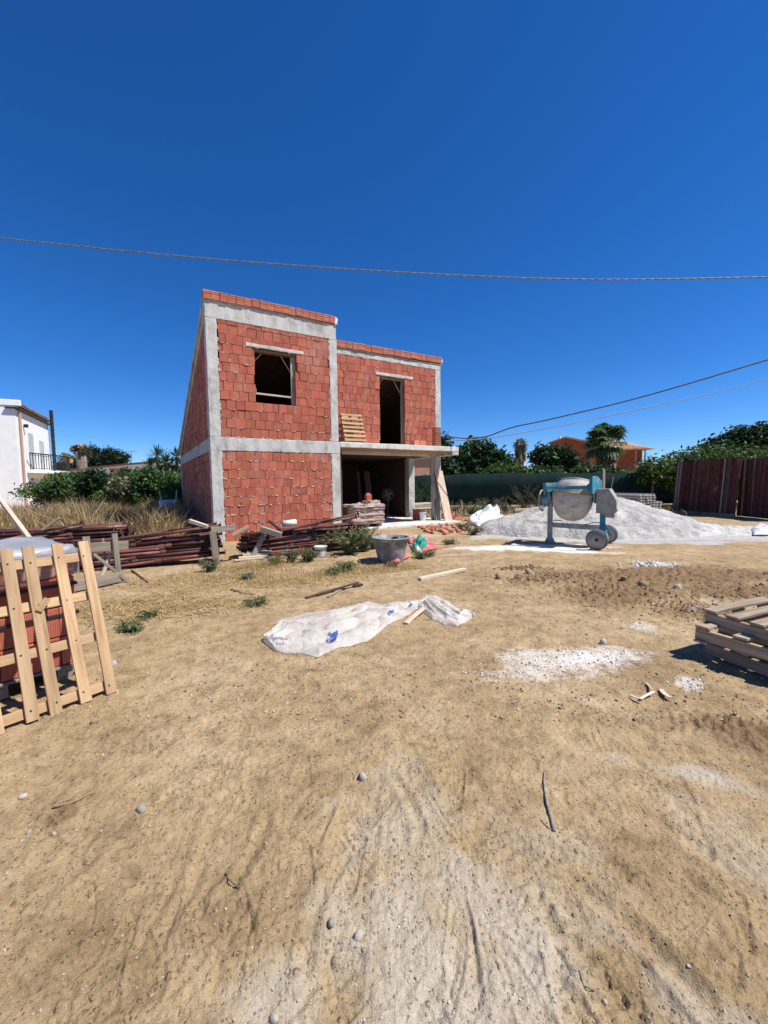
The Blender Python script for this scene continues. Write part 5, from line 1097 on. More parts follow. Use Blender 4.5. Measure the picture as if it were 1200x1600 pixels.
# gear housing at the wheel end
b = MB(); b.poly([(1.08, .80), (1.44, .80), (1.49, .88), (1.49, 1.10), (1.34, 1.36), (1.08, 1.36)], -.20, .20, Matrix(((1, 0, 0), (0, 0, 1), (0, 1, 0)))); b.build('motor_housing', GREYM, mx)
MB().bx(1.26, 1.46, -.16, .16, .70, .797, .01).build('motor_base', GREYM, mx)
MB().bx(1.47, 1.502, -.17, .17, .88, 1.06, .004).build('vent_panel', DRUM, mx)
# hand wheel with bearing
hwz = 1.07
MB().tube([(-.26, 0, hwz), (.14, 0, hwz)], .03, 10).build('shaft', GREYM, mx)
h_ = MB().ring((-.20, 0, hwz), .26, .018, 'X', 32, 8).build('hand_wheel', GREYM, mx, True)
for k in range(3): a = 2 * math.pi * k / 3 + .5; MB().tube([(-.20, 0, hwz), (-.20, math.cos(a) * .255, hwz + math.sin(a) * .255)], .012, 6).build('spoke', GREYM, h_)
MB().lathe([(.001, -.09), (.13, -.09), (.15, -.06), (.15, .06), (.11, .09), (.001, .09)], 24, Matrix.Rotation(math.pi / 2, 3, 'Y'), (-.09, 0, hwz)).build('brake_drum', BLUE, mx, True)
# teal tilting frame round the drum
fz = 1.40
MB().bar((.02, -.50, fz), (1.02, -.50, fz), .09, .085, ch=.006).build('frame_beam', BLUE, mx)
MB().bar((.02, .50, fz), (1.02, .50, fz), .09, .085, ch=.006).build('frame_beam', BLUE, mx)
MB().bar((.02, -.56, fz + .005), (.02, .56, fz + .005), .075, .22, ch=.006).build('frame_end', BLUE, mx)
b = MB(); b.poly([(-.56, 1.26), (.56, 1.26), (.56, 1.54), (.0, 1.66), (-.56, 1.66)], 1.0, 1.06, Matrix(((0, 0, 1), (1, 0, 0), (0, 1, 0)))); b.build('frame_end', BLUE, mx)
b = MB(); b.poly([(-.10, hwz - .05), (.10, hwz - .05), (.22, 1.30), (-.22, 1.30)], 1.01, 1.05, Matrix(((0, 0, 1), (1, 0, 0), (0, 1, 0)))); b.build('trunnion_plate', BLUE, mx)
b = MB(); b.poly([(-.09, hwz - .05), (.09, hwz - .05), (.2, 1.32), (-.2, 1.32)], -.01, .03, Matrix(((0, 0, 1), (1, 0, 0), (0, 1, 0)))); b.build('trunnion_plate', BLUE, mx)
MB().tube([(1.04, 0, hwz), (1.12, 0, hwz)], .04, 10).build('shaft', GREYM, mx)
# drum, mouth up and tipped a little away
TM = Matrix.Rotation(math.radians(-9), 3, 'X') @ Matrix.Rotation(math.radians(4), 3, 'Y')
prof = [(.001, -.50), (.10, -.495), (.20, -.465), (.30, -.39), (.385, -.26), (.44, -.10), (.462, .06), (.466, .12), (.468, .20), (.455, .27), (.42, .35), (.36, .44), (.315, .50), (.325, .52), (.30, .525), (.29, .50), (.34, .42), (.40, .33), (.44, .2), (.44, .06), (.36, -.26), (.18, -.45), (.001, -.48)]
dr = MB().lathe(prof, 40, TM, (.52, 0, 1.08)).build('drum', DRUM, mx, True)
MB().lathe([(.470, .10), (.482, .115), (.482, .145), (.470, .16)], 40, TM, (.52, 0, 1.08)).build('drum_band', GREYM, dr, True)
b = MB(); b.tube([Vector((.52, 0, 1.08)) + TM @ Vector((.30 * math.cos(a), .30 * math.sin(a), .30 + .05 * math.sin(3 * a))) for a in [2.2 + .18 * k for k in range(10)]], .012, 6); b.build('mixing_blade', BLACKM, dr)
# ------------------------------------------------------------------ sand heaps
SAND = pmat('grey_sand', [(0.3, (0.27, 0.26, 0.24)), (0.5, (0.37, 0.355, 0.33)), (0.7, (0.48, 0.465, 0.43))], 5, .95, 1.0, 16, .05, rnd=0, stain=(0.60, 0.58, 0.53), stain_scale=1.4, stain_lo=.52, stain_hi=.75, world_co=True)
SANDW = pmat('white_sand', [(0.3, (0.38, 0.365, 0.335)), (0.7, (0.58, 0.565, 0.52))], 6, .95, 1.0, 16, .05, rnd=0, world_co=True)
def heap(name, peaks, x0, x1, y0, y1, n, mat, label, cat, seed=0.0):
    xs = np.linspace(x0, x1, n); ys = np.linspace(y0, y1, n); X, Y = np.meshgrid(xs, ys); Z = np.full(X.shape, -0.5)
    for px, py, h, rx, ry in peaks:
        d = np.sqrt(((X - px) / rx) ** 2 + ((Y - py) / ry) ** 2 + .006) + .10 * fbm(X * .8 + seed, Y * .8, 3)
        Z = np.maximum(Z, h * (1 - d) + h * .18 * np.exp(-(d * 1.1 - 1) ** 2 * 6))
    ang = np.arctan2(Y - peaks[0][1], X - peaks[0][0])
    Z = Z + .07 * fbm(X * 2.2 + seed, Y * 2.2, 5) + .020 * fbm(ang * 9 + seed, np.hypot(X - peaks[0][0], Y - peaks[0][1]) * .7, 2) + .014 * fbm(X * 11, Y * 11 + seed, 2)
    edge = np.minimum(np.minimum(X - x0, x1 - X), np.minimum(Y - y0, y1 - Y)); Z = np.where(edge < .15, -.1, np.maximum(Z, -.06))
    v = np.stack([X.ravel(), Y.ravel(), Z.ravel()], 1); i = np.arange(n - 1)[:, None] * n + np.arange(n - 1)[None, :]
    F = np.stack([i, i + 1, i + n + 1, i + n], -1).reshape(-1, 4); keep = (Z.ravel()[F].max(1) > -.05); F = F[keep]
    o = obj_from(name, mesh_data(name, v.tolist(), F.tolist(), mat, None, True)); return tag(o, label, cat)
pk = AT(935, 764, 12.9)
heap('sand_heap', [(pk.x, pk.y, pk.z, 3.0, 2.0), (pk.x - 1.0, pk.y, pk.z * .82, 2.6, 1.7), (pk.x + .7, pk.y + .1, pk.z * .9, 2.1, 1.8), (pk.x - 2.1, pk.y - .1, .40, 1.6, 1.0)], pk.x - 5, pk.x + 4.6, 10.2, 15.8, 190, SAND, 'large grey sand heap behind the concrete mixer', 'sand heap')
p2 = AT(1046, 808, 12.2)
heap('sand_heap', [(p2.x, p2.y, p2.z, 1.9, 1.0), (p2.x - .9, p2.y - .3, .25, 1.5, .8), (p2.x + 1.5, p2.y - .1, .16, 2.6, .9)], p2.x - 3, p2.x + 4.5, 10.3, 14, 120, SANDW, 'low whitish sand heap right of the large one', 'sand heap', 5.0)

# ------------------------------------------------------------------ tarps and odds beside the heap
rag('white_tarp', [(735, 806), (775, 797), (797, 812), (752, 822)], TARP, 'crumpled white tarp, right one beside the sand heap', z0=.03, hgt=.55, seed=2.2, fold=2.5, n=34, cat='tarp')
rag('white_tarp', [(728, 812), (758, 803), (772, 815), (742, 824)], TARP, 'crumpled white sack, left one beside the sand heap', z0=.03, hgt=.40, seed=5.2, fold=2.5, n=30, cat='tarp')
rag('white_tarp', [(1172, 826), (1230, 822), (1240, 836), (1176, 838)], TARP, 'white plastic sack lying at the right edge of the site', z0=.03, hgt=.28, seed=8.8, fold=2.0, n=30, cat='sack')
for k in range(7):
    a = AT(803, 790 - (k // 3) * 5, 19.0 + .16 * (k % 3)); o = board('far_plank', Vector((a.x, a.y, .08 + .09 * (k // 3))), Vector((a.x + 1.7, a.y + .6, .10 + .09 * (k // 3))), .14, .07, WOODG if k % 2 else WOODP); tag(o, 'grey plank in the small stack beyond the sand heap', 'plank', 'planks beyond the sand heap')

# stack of concrete joists
jo = AT(968, 800, 17.2); jx = AT(1000, 800, 17.2)
JO = pmat('joist_concrete', [(0.3, (0.36, 0.35, 0.32)), (0.7, (0.52, 0.51, 0.47))], 5, .9, .4, 30, .01, rnd=.12)
jl = [mesh_data('body', *chbox((2.2, .12, .04), .004), JO), MB().tube([(-1.1, 0, 0), (1.1, 0, 0)], .02, 5).data('top_chord', JO)]
JC = AT(1002, 770, 16.9); JC.z = 0; JC = JC - azv(165) * 1.1
for r_ in range(9):
    for c_ in range(7):
        if r_ >= 6 and c_ > 4: continue
        j = root('concrete_joist', JC + azv(75) * (.175 * c_) + Vector((0, 0, .07 + r_ * .105 + random.uniform(-.004, .004))) + azv(165) * random.uniform(-.03, .03), rz(165) + random.gauss(0, .006), 'grey concrete joist in the stack before the green fence', 'joist', 'concrete joists stacked before the fence')
        obj_from('body', jl[0], j); obj_from('top_chord', jl[1], j, (0, 0, .055))
        if c_ > 2 and r_ < 8: continue
# ------------------------------------------------------------------ rusty panels leaning at the right
def slat_panel(base_a, base_b, h, n, lean, label, warp=0.0, beam=True, extra=.0):
    r = root('rusty_panel', base_a, 0, label, 'metal panel'); d = base_b - base_a; dn = d.normalized(); bk = azv(math.degrees(math.atan2(dn.x, dn.y)) - 90)
    L = d.length; w = L / n
    for i in range(n):
        x = (i + .5) * w; tw = random.gauss(0, .012); hh = h * random.uniform(.975, 1.015)
        p = dn * x + bk * random.uniform(-.01, .015); q = dn * (x + tw + extra) + bk * (lean + random.uniform(-.012, .012)) + Vector((0, 0, hh))
        o = board('strip', p + Vector((0, 0, .12 if beam else .02)), q, w * random.uniform(1.0, 1.12), .03 * random.uniform(.6, 1.8), random.choice([PANR, PANR, PANR, PAND, RUSTD, WOODG if random.random() < .6 else PANR]), r, up=-bk, ch=.004)
    board('rail', dn * .02 + bk * (lean * .3 + .05) + Vector((0, 0, h * .3)), dn * (L - .02) + bk * (lean * .3 + .05) + Vector((0, 0, h * .3)), .07, .05, PAND, r, up=-bk)
    board('rail', dn * .02 + bk * (lean * .8 + .05) + Vector((0, 0, h * .8)), dn * (L - .02) + bk * (lean * .8 + .05) + Vector((0, 0, h * .8)), .07, .05, PAND, r, up=-bk)
    if beam: board('base_beam', dn * -.1 - bk * .10 + Vector((0, 0, .06)), dn * (L + .05) - bk * .10 + Vector((0, 0, .06)), .14, .14, WOODG, r)
    return r
PANR = pmat('flaking_red_paint', [(0.3, (0.05, 0.013, 0.011)), (0.5, (0.08, 0.020, 0.017)), (0.7, (0.12, 0.042, 0.036))], 6, .85, .4, 40, .006, rnd=.35, stretch=(.5, 2, 2), stain=(0.36, 0.31, 0.27), stain_scale=2.6, stain_lo=.64, stain_hi=.74)
PAND = pmat('bare_dark_steel', [(0.3, (0.05, 0.033, 0.028)), (0.7, (0.14, 0.105, 0.09))], 6, .85, .4, 40, .006, rnd=.3)
A1 = G(1050, 801); A2 = G(1148, 808)
slat_panel(A1, A2, 2.42, 40, .2, 'upright rusty red slatted metal panel leaning near the hedge, left of two')
B1 = G(1150, 806.5) + Vector((.05, .0, 0)); dB_ = (A2 - A1).normalized()
slat_panel(B1, B1 + (G(1205, 812) - B1).normalized() * 2.6, 2.35, 28, .2, 'rusty red slatted metal panel with slanting strips at right edge', beam=False, extra=-.18)

# ------------------------------------------------------------------ green screen fence
def fence():
    a = AT(690, 770, 25.5); c = AT(1075, 770, 24.0); a.z = c.z = 0; d = (c - a); L = d.length; dn = d.normalized(); nn = azv(math.degrees(math.atan2(dn.x, dn.y)) - 90)
    a = a - dn * 14; L += 14
    r = root('screen_fence', a, 0, 'long dark green shade net fence behind the building site', 'fence')
    n = 150; v = []; f = []
    for i in range(n + 1):
        x = L * i / n
        sag = .05 * math.sin(math.pi * ((x / 2.6) % 1)); top = 2.08 + .05 * math.sin(x * .45) - sag
        for j, z in enumerate((.15, .7, 1.3, top)):
            off = .06 * float(fbm(np.array([x * .9]), np.array([z * 1.5]), 3)[0]); v.append(dn * x + nn * off + Vector((0, 0, z)))
    for i in range(n):
        for j in range(3): q = i * 4 + j; f.append((q, q + 4, q + 5, q + 1))
    o = obj_from('net', mesh_data('net', v, f, NETG, None, True), r); m = o.modifiers.new('s', 'SOLIDIFY'); m.thickness = .01
    for k in range(int(L / 2.6) + 1): MB().tube([dn * (2.6 * k) + nn * .10 + Vector((0, 0, -.1)), dn * (2.6 * k) + nn * .10 + Vector((0, 0, 2.15))], .03, 6).build('post', PAND, r)
fence()
p = AT(943, 800, 15.6); o = board('wood_stake', Vector((p.x, p.y, -.1)), Vector((p.x - .02, p.y, AT(942, 733, 15.6).z)), .07, .07, WOODP); tag(o, 'pale wooden stake standing behind the concrete mixer', 'stake')
p = AT(952, 770, 16.5); o = board('wood_stake', Vector((p.x - .1, p.y, .3)), Vector((p.x + .15, p.y, AT(958, 745, 16.5).z)), .03, .03, WOODG); tag(o, 'thin leaning stick right of the pale stake', 'stake')

# ------------------------------------------------------------------ vegetation builders
def leaf_quads(C, size, asp=2.0, up=.3, jit=.35):
    n = len(C); N_ = RNG.normal(size=(n, 3)); N_[:, 2] = np.abs(N_[:, 2]) + up; N_ /= np.linalg.norm(N_, axis=1, keepdims=True)
    T_ = RNG.normal(size=(n, 3)); T_ -= N_ * (T_ * N_).sum(1, keepdims=True); T_ /= np.linalg.norm(T_, axis=1, keepdims=True); B_ = np.cross(N_, T_)
    s = size * (1 + jit * RNG.uniform(-1, 1, (n, 1))); l = s * .5 * asp ** .5; w = s * .5 / asp ** .5
    return np.stack([C - T_ * l, C + B_ * w + N_ * s * .08, C + T_ * l, C - B_ * w + N_ * s * .08], 1)
def cloud(blobs, nclump, per, spread):
    """leaf positions gathered in clumps on the outer part of the blobs"""
    wts = np.array([b_[1][0] * b_[1][2] + b_[1][1] * b_[1][2] for b_ in blobs]); wts = wts / wts.sum(); idx = RNG.choice(len(blobs), nclump, p=wts); out = []
    for i in idx:
        c, r_ = np.array(blobs[i][0]), np.array(blobs[i][1]); d = RNG.normal(size=3); d /= np.linalg.norm(d); rad = RNG.uniform(.5, 1.04) ** .6
        cc = c + d * r_ * rad; k = max(3, int(per * RNG.uniform(.5, 1.5))); out.append(cc + RNG.normal(size=(k, 3)) * spread * np.array([1, 1, .75]))
    return np.concatenate(out)
def crown(name, parent, blobs, nclump, per, spread, size, mat, asp=2.0, loc=(0, 0, 0), up=.3):
    return obj_from(name, quads_mesh(name, leaf_quads(cloud(blobs, nclump, per, spread), size, asp, up), 4, mat), parent, loc)
def trunk_mesh(h, r, limbs, mat, parent, lean=(0, 0)):
    b = MB(); b.tube([(0, 0, -.1), (lean[0] * .3, lean[1] * .3, h * .4), (lean[0], lean[1], h)], [r * 1.15, r, r * .75], 9)
    for tip, r2 in limbs: t = Vector(tip); s = Vector((lean[0] * .8, lean[1] * .8, h * .85)); m = s.lerp(t, .5) + Vector((random.uniform(-.1, .1), random.uniform(-.1, .1), .08)); b.tube([s, m, t], [r2, r2 * .8, r2 * .35], 6)
    return b.build('trunk', mat, parent, True)
L_DARK = leafmat('leaf_dark', (0.012, 0.032, 0.012), (0.035, 0.075, 0.022), .35)
L_MID = leafmat('leaf_mid', (0.02, 0.05, 0.013), (0.06, 0.11, 0.028), .5)
L_BRIGHT = leafmat('leaf_bright', (0.03, 0.072, 0.013), (0.095, 0.155, 0.032), .55)
L_FIG = leafmat('leaf_fig', (0.020, 0.050, 0.018), (0.05, 0.105, 0.04), .3)
L_PALM = leafmat('leaf_palm', (0.03, 0.065, 0.025), (0.085, 0.15, 0.055), .3)
L_PALMD = leafmat('leaf_palm_dead', (0.13, 0.10, 0.055), (0.26, 0.21, 0.12), .3)
L_GREY = leafmat('leaf_grey', (0.09, 0.10, 0.05), (0.23, 0.23, 0.13), .3)
L_WEED = leafmat('leaf_weed', (0.075, 0.10, 0.036), (0.21, 0.24, 0.095), .35)
L_PINE = leafmat('leaf_pine', (0.012, 0.028, 0.013), (0.032, 0.06, 0.028), .3)
L_OLIVE = leafmat('leaf_scrub', (0.06, 0.058, 0.025), (0.15, 0.13, 0.06), .3)
def tree(name, base, trunk_h, tr, blobs, nclump, per, spread, size, mat, label, cat='tree', group=None, asp=2.0, limbs=6, lean=(0, 0)):
    r = root(name, base, 0, label, cat, group)
    lm = [(tuple(np.array(b_[0]) + np.array(b_[1]) * RNG.uniform(-.4, .4, 3)), tr * .45) for b_ in (blobs * 3)[:limbs]]
    trunk_mesh(trunk_h, tr, lm, BARK, r, lean); crown('crown', r, blobs, nclump, per, spread, size, mat, asp); return r
def px_blob(u, v, ru, rv, y, base, ry=None):
    c = AT(u, v, y) - base; k = y / 640.0; return (tuple(c), (ru * k, (ry if ry else ru * k * .8), rv * k))
def grounded(u, y): p = AT(u, 760, y); p.z = 0; return p

# right side trees
b0_ = grounded(752, 31)
tree('fig_tree', b0_, 1.4, .16, [px_blob(752, 722, 34, 26, 31, b0_), px_blob(725, 728, 26, 22, 31, b0_), px_blob(778, 730, 22, 18, 31, b0_), px_blob(748, 706, 20, 16, 31, b0_), px_blob(720, 712, 12, 13, 31, b0_), px_blob(790, 727, 10, 14, 31, b0_)], 190, 42, .28, .30, L_FIG, 'dark green fig tree with upright branches beyond the net fence', asp=1.5, limbs=12)
b0_ = grounded(693, 27)
tree('ivy_tree', b0_, 2.5, .12, [px_blob(692, 722, 7, 26, 27, b0_, .5), px_blob(694, 694, 5, 14, 27, b0_, .4), px_blob(704, 735, 9, 14, 27, b0_, .5)], 60, 40, .2, .16, L_DARK, 'slender ivy covered tree just behind the right house column')
b0_ = grounded(870, 33)
tree('bushy_tree', b0_, 1.5, .2, [px_blob(852, 715, 18, 17, 33, b0_), px_blob(876, 716, 16, 12, 33, b0_), px_blob(902, 733, 18, 10, 33, b0_), px_blob(860, 735, 24, 12, 33, b0_), px_blob(896, 738, 22, 10, 33, b0_)], 200, 45, .28, .22, L_DARK, 'dense dark broadleaf tree left of the fan palm')
b0_ = grounded(925, 30)
tree('bushy_tree', b0_, 1.0, .12, [px_blob(925, 741, 26, 7, 30, b0_), px_blob(965, 742, 18, 6, 30, b0_)], 90, 45, .25, .18, L_MID, 'low leafy bush below the fan palm, behind the fence')
b0_ = grounded(790, 29)
tree('green_shrub', b0_, .9, .08, [px_blob(775, 738, 24, 9, 29, b0_), px_blob(810, 740, 22, 7, 29, b0_)], 80, 40, .22, .16, L_BRIGHT, 'bright green shrub showing above the fence below the thin palm', 'shrub')
b0_ = grounded(840, 29.5)
tree('green_shrub', b0_, .9, .08, [px_blob(838, 740, 20, 7, 29.5, b0_), px_blob(862, 742, 14, 6, 29.5, b0_)], 60, 40, .2, .16, L_MID, 'green shrub above the fence between thin palm and dark tree', 'shrub')
# washingtonia and fan palm
def fan_palm(name, base, h, r0, r1, nf, fl, fr, label, skirt=0, live=L_PALM, droop=.5):
    r = root(name, base, 0, label, 'palm')
    b = MB(); b.tube([(0, 0, -.1), (.02, 0, h * .5), (0, 0, h)], [r0, (r0 + r1) / 2, r1], 12); b.build('trunk', BARK, r, True)
    Q = []; S = MB()
    def frond(dirv, ln, rad, dead):
        tip = Vector((0, 0, h)) + dirv * ln; side = dirv.cross(Vector((0, 0, 1))).normalized(); upv = side.cross(dirv).normalized(); S.tube([(0, 0, h), tip], .018, 4, False)
        for k in range(13):
            a = math.radians(-105 + 210 * k / 12); d = (dirv * math.cos(a) + side * math.sin(a)).normalized(); e = tip + d * rad * random.uniform(.85, 1.1) + Vector((0, 0, -rad * droop * random.uniform(.25, .8))); m = tip + d * rad * .55 + upv * .03
            w = d.cross(upv).normalized() * rad * .085; Q.append([tip, m + w, e, m - w])
    for i in range(nf):
        el = math.radians(random.uniform(-35, 80)); a = random.uniform(0, 2 * math.pi); frond(Vector((math.cos(a) * math.cos(el), math.sin(a) * math.cos(el), math.sin(el))), fl * random.uniform(.8, 1.1), fr * random.uniform(.85, 1.1), False)
    obj_from('fronds', quads_mesh('fronds', np.array([[tuple(p) for p in q] for q in Q]), 4, live), r); S.build('stalks', L_PALM, r)
    if skirt:
        Q.clear()
        for i in range(skirt):
            a = random.uniform(0, 2 * math.pi); z = h - random.uniform(0, h * .22); d = Vector((math.cos(a), math.sin(a), 0)); p = Vector((0, 0, z)) + d * r1 * .8; e = p + d * fl * random.uniform(.25, .7) + Vector((0, 0, -random.uniform(.4, 1.0) * (1.9 if name == 'fan_palm' else 1))); w = d.cross(Vector((0, 0, 1))) * .16; m = p.lerp(e, .6) + d * .1; Q.append([p, m + w, e, m - w])
        obj_from('dead_fronds', quads_mesh('dead_fronds', np.array([[tuple(p) for p in q] for q in Q]), 4, L_PALMD), r)
    return r
pb = grounded(813, 50); fan_palm('thin_palm', pb, AT(813, 696, 50).z, .25, .48, 26, .55, .55, 'distant tall palm with small shaggy head above the fence', 70, L_GREY, .9)
pb = grounded(945, 38); fan_palm('fan_palm', pb, AT(945, 693, 38).z, .35, .30, 64, 1.3, 1.05, 'bushy fan palm in front of the orange house', 110, L_PALM, .8)
# orange house behind
oh = root('orange_house', grounded(945, 62), rz(96), 'distant orange house with tiled roof behind the fan palm', 'house')
k62 = 62 / 640.0
def zpx(v, y): return AT(950, v, y).z
MB().bx(-5.5, 4.6, 0, 8, -.2, zpx(700, 62)).build('wall', ORANGE, oh)
b = MB(); zr = zpx(683, 62); ze = zpx(704, 62)
b.add([(-6.0, -.8, zpx(681, 62)), (-1.2, -.8, zpx(693, 62)), (-1.2, 8.4, zpx(693, 62)), (-6.0, 8.4, zpx(681, 62)), (-6, -.8, zpx(681, 62) - .18), (-1.2, -.8, zpx(693, 62) - .18), (-1.2, 8.4, zpx(693, 62) - .18), (-6, 8.4, zpx(681, 62) - .18)], [(0, 1, 2, 3), (7, 6, 5, 4), (0, 4, 5, 1), (2, 6, 7, 3), (1, 5, 6, 2), (0, 3, 7, 4)]); b.build('roof', TERRA, oh)
MB().add([(-5.9, -.1, 0), (-1.4, -.1, 0), (-1.4, -.1, zpx(694, 62)), (-5.9, -.1, zpx(683, 62)), (-5.9, 7.6, 0), (-1.4, 7.6, 0), (-1.4, 7.6, zpx(694, 62)), (-5.9, 7.6, zpx(683, 62))], [(0, 1, 2, 3), (7, 6, 5, 4), (0, 4, 5, 1), (2, 6, 7, 3), (1, 5, 6, 2), (0, 3, 7, 4)]).build('gable_wall', ORANGE, oh)
b = MB(); x0, x1 = .4, 6.4; zt, zb = zpx(690, 62), zpx(704, 62)
b.add([(x0, -1.2, zb), (x1, -1.2, zb), (x1, 9.5, zb), (x0, 9.5, zb), (x0, 3.4, zt + .9), (x0 + 2.2, 4.2, zt + .9)], [(0, 1, 5, 4), (1, 2, 5), (2, 3, 4, 5), (0, 4, 3), (0, 3, 2, 1)]); b.build('roof', TERRA, oh)
for i in range(22):
    x = x0 + (x1 - x0) * (i + .5) / 22; y1_ = 1.2; t_ = min(1, (x1 - x) / 4.8); MB().tube([(x, -1.24, zb + .03), (x * (1 - t_ * .0), -1.24 + 2.6 * t_, zb + .03 + (zt - zb) * t_)], .07, 5).build('tile_row', TERRA, oh)
MB().bx(3.9, 4.05, -.75, -.6, 0, zb).build('column', PEACH, oh); MB().bx(5.2, 5.35, -.75, -.6, 0, zb).build('column', PEACH, oh)
MB().bx(1.6, 1.8, -.03, .02, zpx(713, 62), zpx(705, 62)).build('column', PEACH, oh)
MB().bx(4.62, 5.6, .8, .95, 0, zb).build('wall', ORANGE, oh)
MB().bx(4.7, 5.15, .70, .79, zpx(738, 62), zpx(712, 62)).build('window', GLASSD, oh)
MB().bx(.8, 4.0, -1.0, -.85, zpx(741, 62), zpx(736, 62)).build('parapet', PEACH, oh)
MB().tube([(-5.8, 3, zpx(681, 62)), (-5.8, 3, zpx(677, 62))], .25, 8).build('chimney', WPLAST, oh)
# peach house seen past the garage
ph = root('peach_house', grounded(672, 40), rz(80), 'pale orange house partly seen past the right garage columns', 'house')
def zp(v): return AT(690, v, 40).z
MB().bx(-3.6, 2.4, 0, 6, -.2, zp(704)).build('wall', PEACH, ph); b = MB(); b.poly([(-4, zp(706)), (2.9, zp(706)), (2.9, zp(702)), (-.5, zp(692)), (-4, zp(702))], -.4, 6.4, Matrix(((1, 0, 0), (0, 0, 1), (0, 1, 0)))); b.build('roof', TERRA, ph)
MB().bx(.25, .75, -.05, .02, zp(738), zp(715)).build('window', GLASSD, ph); MB().bx(.1, .24, -.06, .02, zp(740), zp(713)).build('window_frame', WPLAST, ph)
MB().bx(1.9, 3.2, -1.4, -1.2, zp(745), zp(730)).build('balcony_parapet', PEACH, ph); MB().bx(3.05, 3.2, -1.45, -1.15, zp(745), zp(726)).build('balcony_post', WPLAST, ph); MB().bx(1.85, 3.25, -1.5, -1.1, zp(731), zp(729.5)).build('balcony_rail', WPLAST, ph)
wl_ = AT(760, 748, 34); MB().bx(-3.2, 4.5, 0, .2, 0, AT(740, 743.5, 34).z).build('garden_wall', WPLAST, None, loc=(wl_.x - 1.0, wl_.y, 0)); tag(bpy.data.objects['garden_wall'], 'low white garden wall just showing above the net fence', 'wall')
# hedge and trees at the right behind the panels
hb_ = grounded(1110, 24)
def hedge(name, base, blobs, nclump, per, spread, size, mat, label, flowers=0):
    r = root(name, base, 0, label, 'hedge'); crown('foliage', r, blobs, nclump, per, spread, size, mat)
    for c, rr_ in blobs[::2]: MB().tube([(c[0], c[1], -.1), (c[0] + .1, c[1], c[2])], .035, 5).build('stem', BARK, r)
    if flowers: obj_from('flowers', quads_mesh('flowers', leaf_quads(cloud([(c, (q[0], q[1], q[2] * 1.05)) for c, q in blobs], flowers, 3, .1), .10, 1.2), 4, WHITEP), r)
    return r
hedge('flowering_hedge', hb_, [px_blob(u, 722 - (6 if 1080 < u else 0) + (12 if u < 1050 else 0) + (u % 3) * 2, 26 if u > 1050 else 16, 17 if u > 1050 else 11, 24, hb_, 1.2) for u in range(1018, 1300, 24)] + [px_blob(u, 742, 26, 22, 24, hb_, 1.0) for u in range(1020, 1300, 30)], 520, 40, .26, .15, L_BRIGHT, 'yellow green flowering hedge behind the rusty panels', 60)
b0_ = grounded(1150, 30)
tree('broadleaf_tree', b0_, 2, .2, [px_blob(1130, 700, 24, 14, 30, b0_), px_blob(1165, 690, 26, 20, 30, b0_), px_blob(1195, 686, 28, 22, 30, b0_), px_blob(1150, 682, 16, 10, 30, b0_), px_blob(1110, 704, 12, 8, 30, b0_), px_blob(1230, 690, 30, 22, 30, b0_)], 210, 34, .25, .24, L_DARK, 'dark broadleaf tree above the hedge at the right edge', limbs=14)

# ------------------------------------------------------------------ left background
wc = AT(22, 634, 24.0); wc0 = Vector((wc.x, wc.y, 0)); wh = root('white_house', wc0, rz(-27), 'white two storey house with curved balcony at the left edge', 'house')
# local x runs away along the balcony side, y to the left along the front
EV = wc.z; LW = 7.2
DARKT = pmat('weathered_tiles', [(0.3, (0.16, 0.095, 0.07)), (0.7, (0.30, 0.19, 0.14))], 4, .9, .2, 20, .01, rnd=.2)
MB().bx(0, LW, 0, 9, -.2, EV - .5).build('wall', WPLAST, wh)
MB().poly([(0, EV - .502), (0, EV + .05), (LW, EV + .05), (LW, EV - .502)], 0.02, 8.98, Matrix(((1, 0, 0), (0, 0, 1), (0, 1, 0)))).build('wall', WPLAST, wh)
MB().bx(-.18, LW + .05, -.20, .4, EV - .16, EV - .10, .01).build('gutter', BLACKM, wh)
b = MB(); b.add([(.1, -.16, EV + .16), (LW + .1, -.16, EV + .16), (LW + .1, 4.5, EV + .7), (.1, 4.5, EV + .7), (.1, -.16, EV + .06), (LW + .1, -.16, EV + .06), (LW + .1, 4.5, EV + .6), (.1, 4.5, EV + .6)], [(0, 1, 2, 3), (7, 6, 5, 4), (0, 4, 5, 1), (2, 6, 7, 3), (1, 5, 6, 2), (0, 3, 7, 4)]); b.build('roof', DARKT, wh)
for i in range(23): x = .2 + i * .31; MB().tube([(x, -.2, EV + .18), (x, 2.0, EV + .44)], .08, 6).build('roof_tile', DARKT, wh)
MB().bx(-.05, .12, -.3, 6, EV + .0, EV + .34, .02).build('verge', WPLAST, wh)
MB().tube([(.55, -.09, EV - .15), (.55, -.09, 0)], .06, 8).build('downpipe', PEACH, wh)
MB().tube([(LW - .2, -.25, EV - 3.6), (LW - .2, -.25, EV + .9)], .11, 8).build('flue', BLACKM, wh)
for k in range(9): MB().tube([(LW - .2, -.25, EV - 3.2 + .45 * k), (LW - .2, -.25, EV - 3.16 + .45 * k)], .125, 8).build('flue_collar', BLACKM, wh)
def zw(v, y=26): return AT(60, v, y).z
for x0_, x1_, zt_, zb_ in ((2.15, 2.95, 676, 728), (4.4, 5.3, 682, 728)):
    w_ = MB().bx(x0_, x1_, -.05, .02, zw(zb_) - .2, zw(zt_), .004).build('shutter', SHUT, wh)
    for k in range(2): MB().bx(x0_ + .03 + k * (x1_ - x0_) / 2, x0_ - .03 + (k + 1) * (x1_ - x0_) / 2, -.075, -.051, zw(zb_) - .15, zw(zt_) - .06, .006).build('leaf', SHUT, w_)
MB().box((1.35, -.14, zw(668)), (.16, .2, .2), None, .02).build('lamp', BLACKM, wh)
bz = zw(734, 26) 
